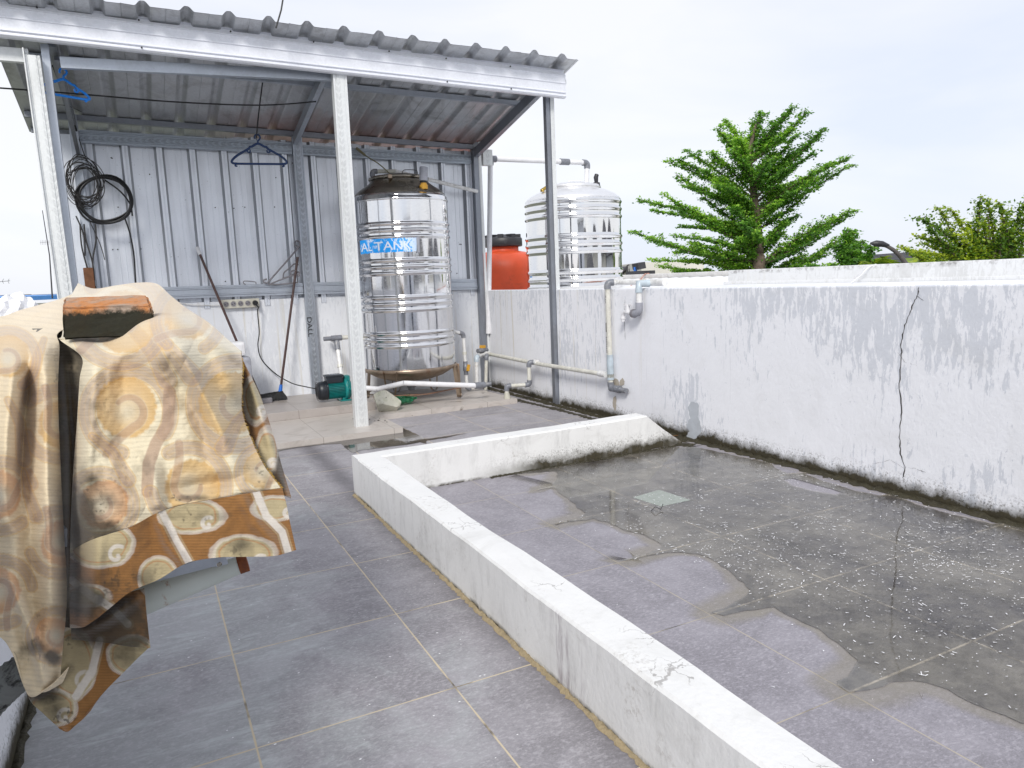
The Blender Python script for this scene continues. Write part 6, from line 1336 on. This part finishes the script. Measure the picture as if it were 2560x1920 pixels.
def tiered_tree(name, label, D, trunk, tips, leaf, dens, seed, lm, base_r=.16, spread=1.0, tw=.9, tonef=None, group=None, bases=None, extra=.24):
    rr = random.Random(seed); TP = [PD(x, y, D) for x, y in trunk]; foot = Vector((TP[0].x, TP[0].y, GZ)); t = thing(name, label, 'tree', foot, group)
    b = MB(); pts = smoothpts([foot] + TP, 6); b.tube(pts, .1, 10, radii=[base_r * (1 - .88 * i / (len(pts) - 1)) for i in range(len(pts))])
    segs = []; ys = [p[1] for p in trunk]; fw = Vector((CC.x, CC.y, 0)).normalized(); rt = Vector((CA.x, CA.y, 0)).normalized()
    def ontrunk(y):
        for i in range(len(trunk) - 1):
            y0, y1 = trunk[i][1], trunk[i + 1][1]
            if y1 <= y <= y0: f = (y0 - y) / (y0 - y1); return TP[i].lerp(TP[i + 1], f)
        return TP[0].copy() if y > ys[0] else TP[-1].copy()
    def branch(s0, e0, tone, scale=1.0):
        mid = s0.lerp(e0, .5) + Vector((0, 0, .10 * (e0 - s0).length * rr.uniform(-.5, .6))); P = smoothpts([s0, mid, e0], 6); n = len(P)
        b.tube(P, .02, 5, radii=[max(.006, .035 * scale * (1 - i / n)) for i in range(n)])
        ln = (e0 - s0).length
        for i in range(1, n):
            f = i / (n - 1)
            if f < .22: continue
            d = (P[i] - P[i - 1]).normalized()
            for k in range(2 if scale == 1 else 1):
                side = fw * rr.uniform(-1, 1) + rt * rr.uniform(-.6, .6) + d * rr.uniform(.3, .9) + UP * rr.uniform(-.08, .30); side.normalize()
                l = tw * scale * rr.uniform(.35, 1.0) * (1.10 - .55 * f) * min(1, ln / 1.2); q = P[i] + side * l; b.tube([P[i], q], .006, 4)
                segs.append((P[i].lerp(q, .25), q, .075 * scale, .04 * scale, tone + rr.uniform(-.12, .16)))
            segs.append((P[i - 1], P[i], .10 * scale * (1.15 - f), .09 * scale * (1.1 - f), tone))
    for k, (x, y, by) in enumerate(tips):
        dz = rr.uniform(-1, 1) * spread; e = PD(x, y, D) + fw * dz * .8; e = CO + (e - CO) * 1.0
        # keep the tip on its ray while moving it in depth
        e = PD(x, y, D + dz * .8); s0 = ontrunk(by) if bases is None else PD(*bases[k % len(bases)], D)
        tone = .42 + rr.uniform(-.16, .20); tone = tone if tonef is None else tonef(x, y, rr); branch(s0, e, tone)
    for k in range(int(len(tips) * extra)):       # boughs towards and away from the viewer
        x, y, by = rr.choice(tips); s0 = ontrunk(by) if bases is None else PD(*bases[k % len(bases)], D)
        e = PD(x, y, D); e = s0.lerp(e, rr.uniform(.3, .7)) + fw * rr.choice((-1, 1)) * rr.uniform(.6, 1.5) * spread; tone = .36 + rr.uniform(-.14, .14); branch(s0, e, tone if tonef is None else tonef(x, y, rr) - .1, .85)
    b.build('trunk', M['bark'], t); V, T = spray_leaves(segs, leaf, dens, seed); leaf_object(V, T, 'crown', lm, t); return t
tips1 = [(1640, 652, 690), (1665, 668, 705), (1725, 655, 690), (1760, 635, 680), (1592, 583, 655), (1628, 600, 650), (1660, 612, 660), (1700, 592, 645), (1750, 612, 660), (1612, 503, 605), (1645, 528, 600), (1668, 493, 590), (1700, 520, 600), (1735, 543, 610), (1762, 498, 585), (1815, 494, 575), (1850, 498, 560), (1682, 410, 525), (1700, 445, 530), (1702, 402, 515), (1730, 470, 540), (1765, 430, 515), (1727, 384, 500), (1782, 384, 490), (1792, 470, 530), (1835, 384, 475), (1858, 400, 470), (1790, 455, 540),
 (1795, 327, 405), (1820, 310, 400), (1815, 347, 410), (1845, 350, 415), (1902, 286, 398), (1890, 305, 395), (1975, 278, 400), (1955, 300, 402), (2014, 286, 404), (1975, 330, 410), (1930, 345, 412), (1935, 400, 455), (2048, 335, 475), (2036, 352, 480), (1985, 345, 455), (2010, 372, 470), (1935, 385, 440), (2108, 402, 535), (2112, 421, 545), (2075, 415, 530), (2062, 442, 540), (2030, 460, 545), (1985, 418, 510), (2000, 500, 575), (1960, 430, 500), (1950, 470, 540), (1940, 510, 570),
 (2118, 534, 665), (2112, 548, 668), (2080, 556, 665), (2050, 572, 665), (1978, 548, 625), (1965, 560, 630), (2020, 600, 672), (1950, 590, 650), (2116, 590, 700), (2085, 612, 705), (2060, 640, 710), (2000, 640, 700), (1940, 640, 700), (1850, 600, 660), (1820, 560, 640), (1800, 640, 700), (1860, 560, 630), (1780, 560, 640), (1700, 680, 710), (1760, 680, 712), (1820, 670, 710), (1880, 670, 712), (1930, 680, 715), (2000, 675, 715), (2060, 672, 715), (1835, 525, 600)]
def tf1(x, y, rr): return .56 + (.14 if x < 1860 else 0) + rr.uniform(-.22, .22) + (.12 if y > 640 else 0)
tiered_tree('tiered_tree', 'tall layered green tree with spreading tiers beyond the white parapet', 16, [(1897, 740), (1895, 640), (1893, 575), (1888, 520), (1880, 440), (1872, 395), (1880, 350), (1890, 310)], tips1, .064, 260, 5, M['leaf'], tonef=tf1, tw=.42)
tips2 = [(2305, 548, 640), (2322, 572, 650), (2300, 592, 660), (2318, 612, 665), (2340, 600, 660), (2350, 525, 600), (2380, 528, 610), (2415, 560, 620), (2400, 590, 640), (2450, 500, 560), (2470, 505, 570), (2500, 512, 575), (2520, 530, 580), (2545, 560, 600), (2565, 500, 560), (2575, 520, 560), (2560, 590, 620), (2440, 600, 650), (2500, 590, 640), (2350, 640, 680), (2420, 640, 680), (2480, 640, 690), (2540, 630, 680), (2300, 630, 680), (2460, 560, 610)]
def tf2(x, y, rr): return .58 + (.35 if 2345 < x < 2440 or y > 620 else 0) + rr.uniform(-.25, .2)
tiered_tree('young_tree', 'young yellow green tree with arching boughs at the right edge', 10.5, [(2480, 740), (2482, 660), (2475, 600), (2470, 540)], tips2, .052, 400, 9, M['leaf2'], .05, .3, .15, tf2, extra=0, bases=[(2475, 680), (2440, 690), (2500, 690), (2540, 690)])
tips3 = [(2262, 622, 680), (2300, 636, 690), (2335, 645, 690), (2350, 660, 695), (2330, 664, 695), (2380, 665, 695)]
tiered_tree('shrub', 'bright lime green shrub behind the lamp arm, under the young tree', 14.5, [(2400, 740), (2398, 700), (2395, 690)], tips3, .060, 340, 12, M['leaf2'], .04, .3, .34, lambda x, y, rr: .75 + rr.uniform(-.2, .2))
tips4 = [(2150, 610, 680), (2180, 625, 680), (2120, 600, 670), (2100, 640, 690), (2080, 665, 695), (2140, 650, 690), (2150, 662, 695), (2040, 670, 700), (2125, 585, 660)]
tiered_tree('low_tree', 'low dark green tree between the tall tree and the palm', 14, [(2130, 740), (2128, 700), (2125, 680)], tips4, .070, 330, 15, M['leaf'], .06, .5, .45, lambda x, y, rr: .35 + rr.uniform(-.2, .25))
# palm fronds
pt = thing('palm', 'light green palm fronds in front of the dark tiled roof', 'palm', Vector((*PD(2225, 700, 12).xy, GZ))); rr = random.Random(4); segs = []; V = []; T = []
for k, (cx_, cy_) in enumerate([(2190, 680)] * 18 + [(2225, 682)] * 10 + [(2290, 684)] * 6):
    c = PD(cx_, cy_, 13.7 + rr.uniform(-.3, .3)); a = rr.uniform(0, 2 * math.pi); el = rr.uniform(.5, 1.3); ln = rr.uniform(.35, .58); d = Vector((math.cos(a) * math.cos(el), math.sin(a) * math.cos(el), math.sin(el)))
    P = [c + d * ln * t - UP * (.45 * ln * t * t) for t in np.linspace(0, 1, 14)]
    for i in range(2, 14):
        ax = (P[i] - P[i - 1]).normalized(); sd_ = ax.cross(UP).normalized()
        for sg in (-1, 1):
            for _ in range(2):
                e = P[i] + sd_ * sg * .13 + ax * .10 - UP * rr.uniform(.02, .12); w_ = ax * .010 + UP * .006; V += [P[i] - w_, P[i] + w_, e + w_ * .3, e - w_ * .3]; T.append(min(1, .75 + rr.uniform(-.2, .25)))
leaf_object(np.array(V), np.array(T), 'fronds', M['leaf2'], pt); b = MB(); b.tube([Vector((*PD(2225, 700, 12).xy, GZ)), PD(2225, 700, 12)], .08, 8); b.build('trunk', M['bark'], pt)
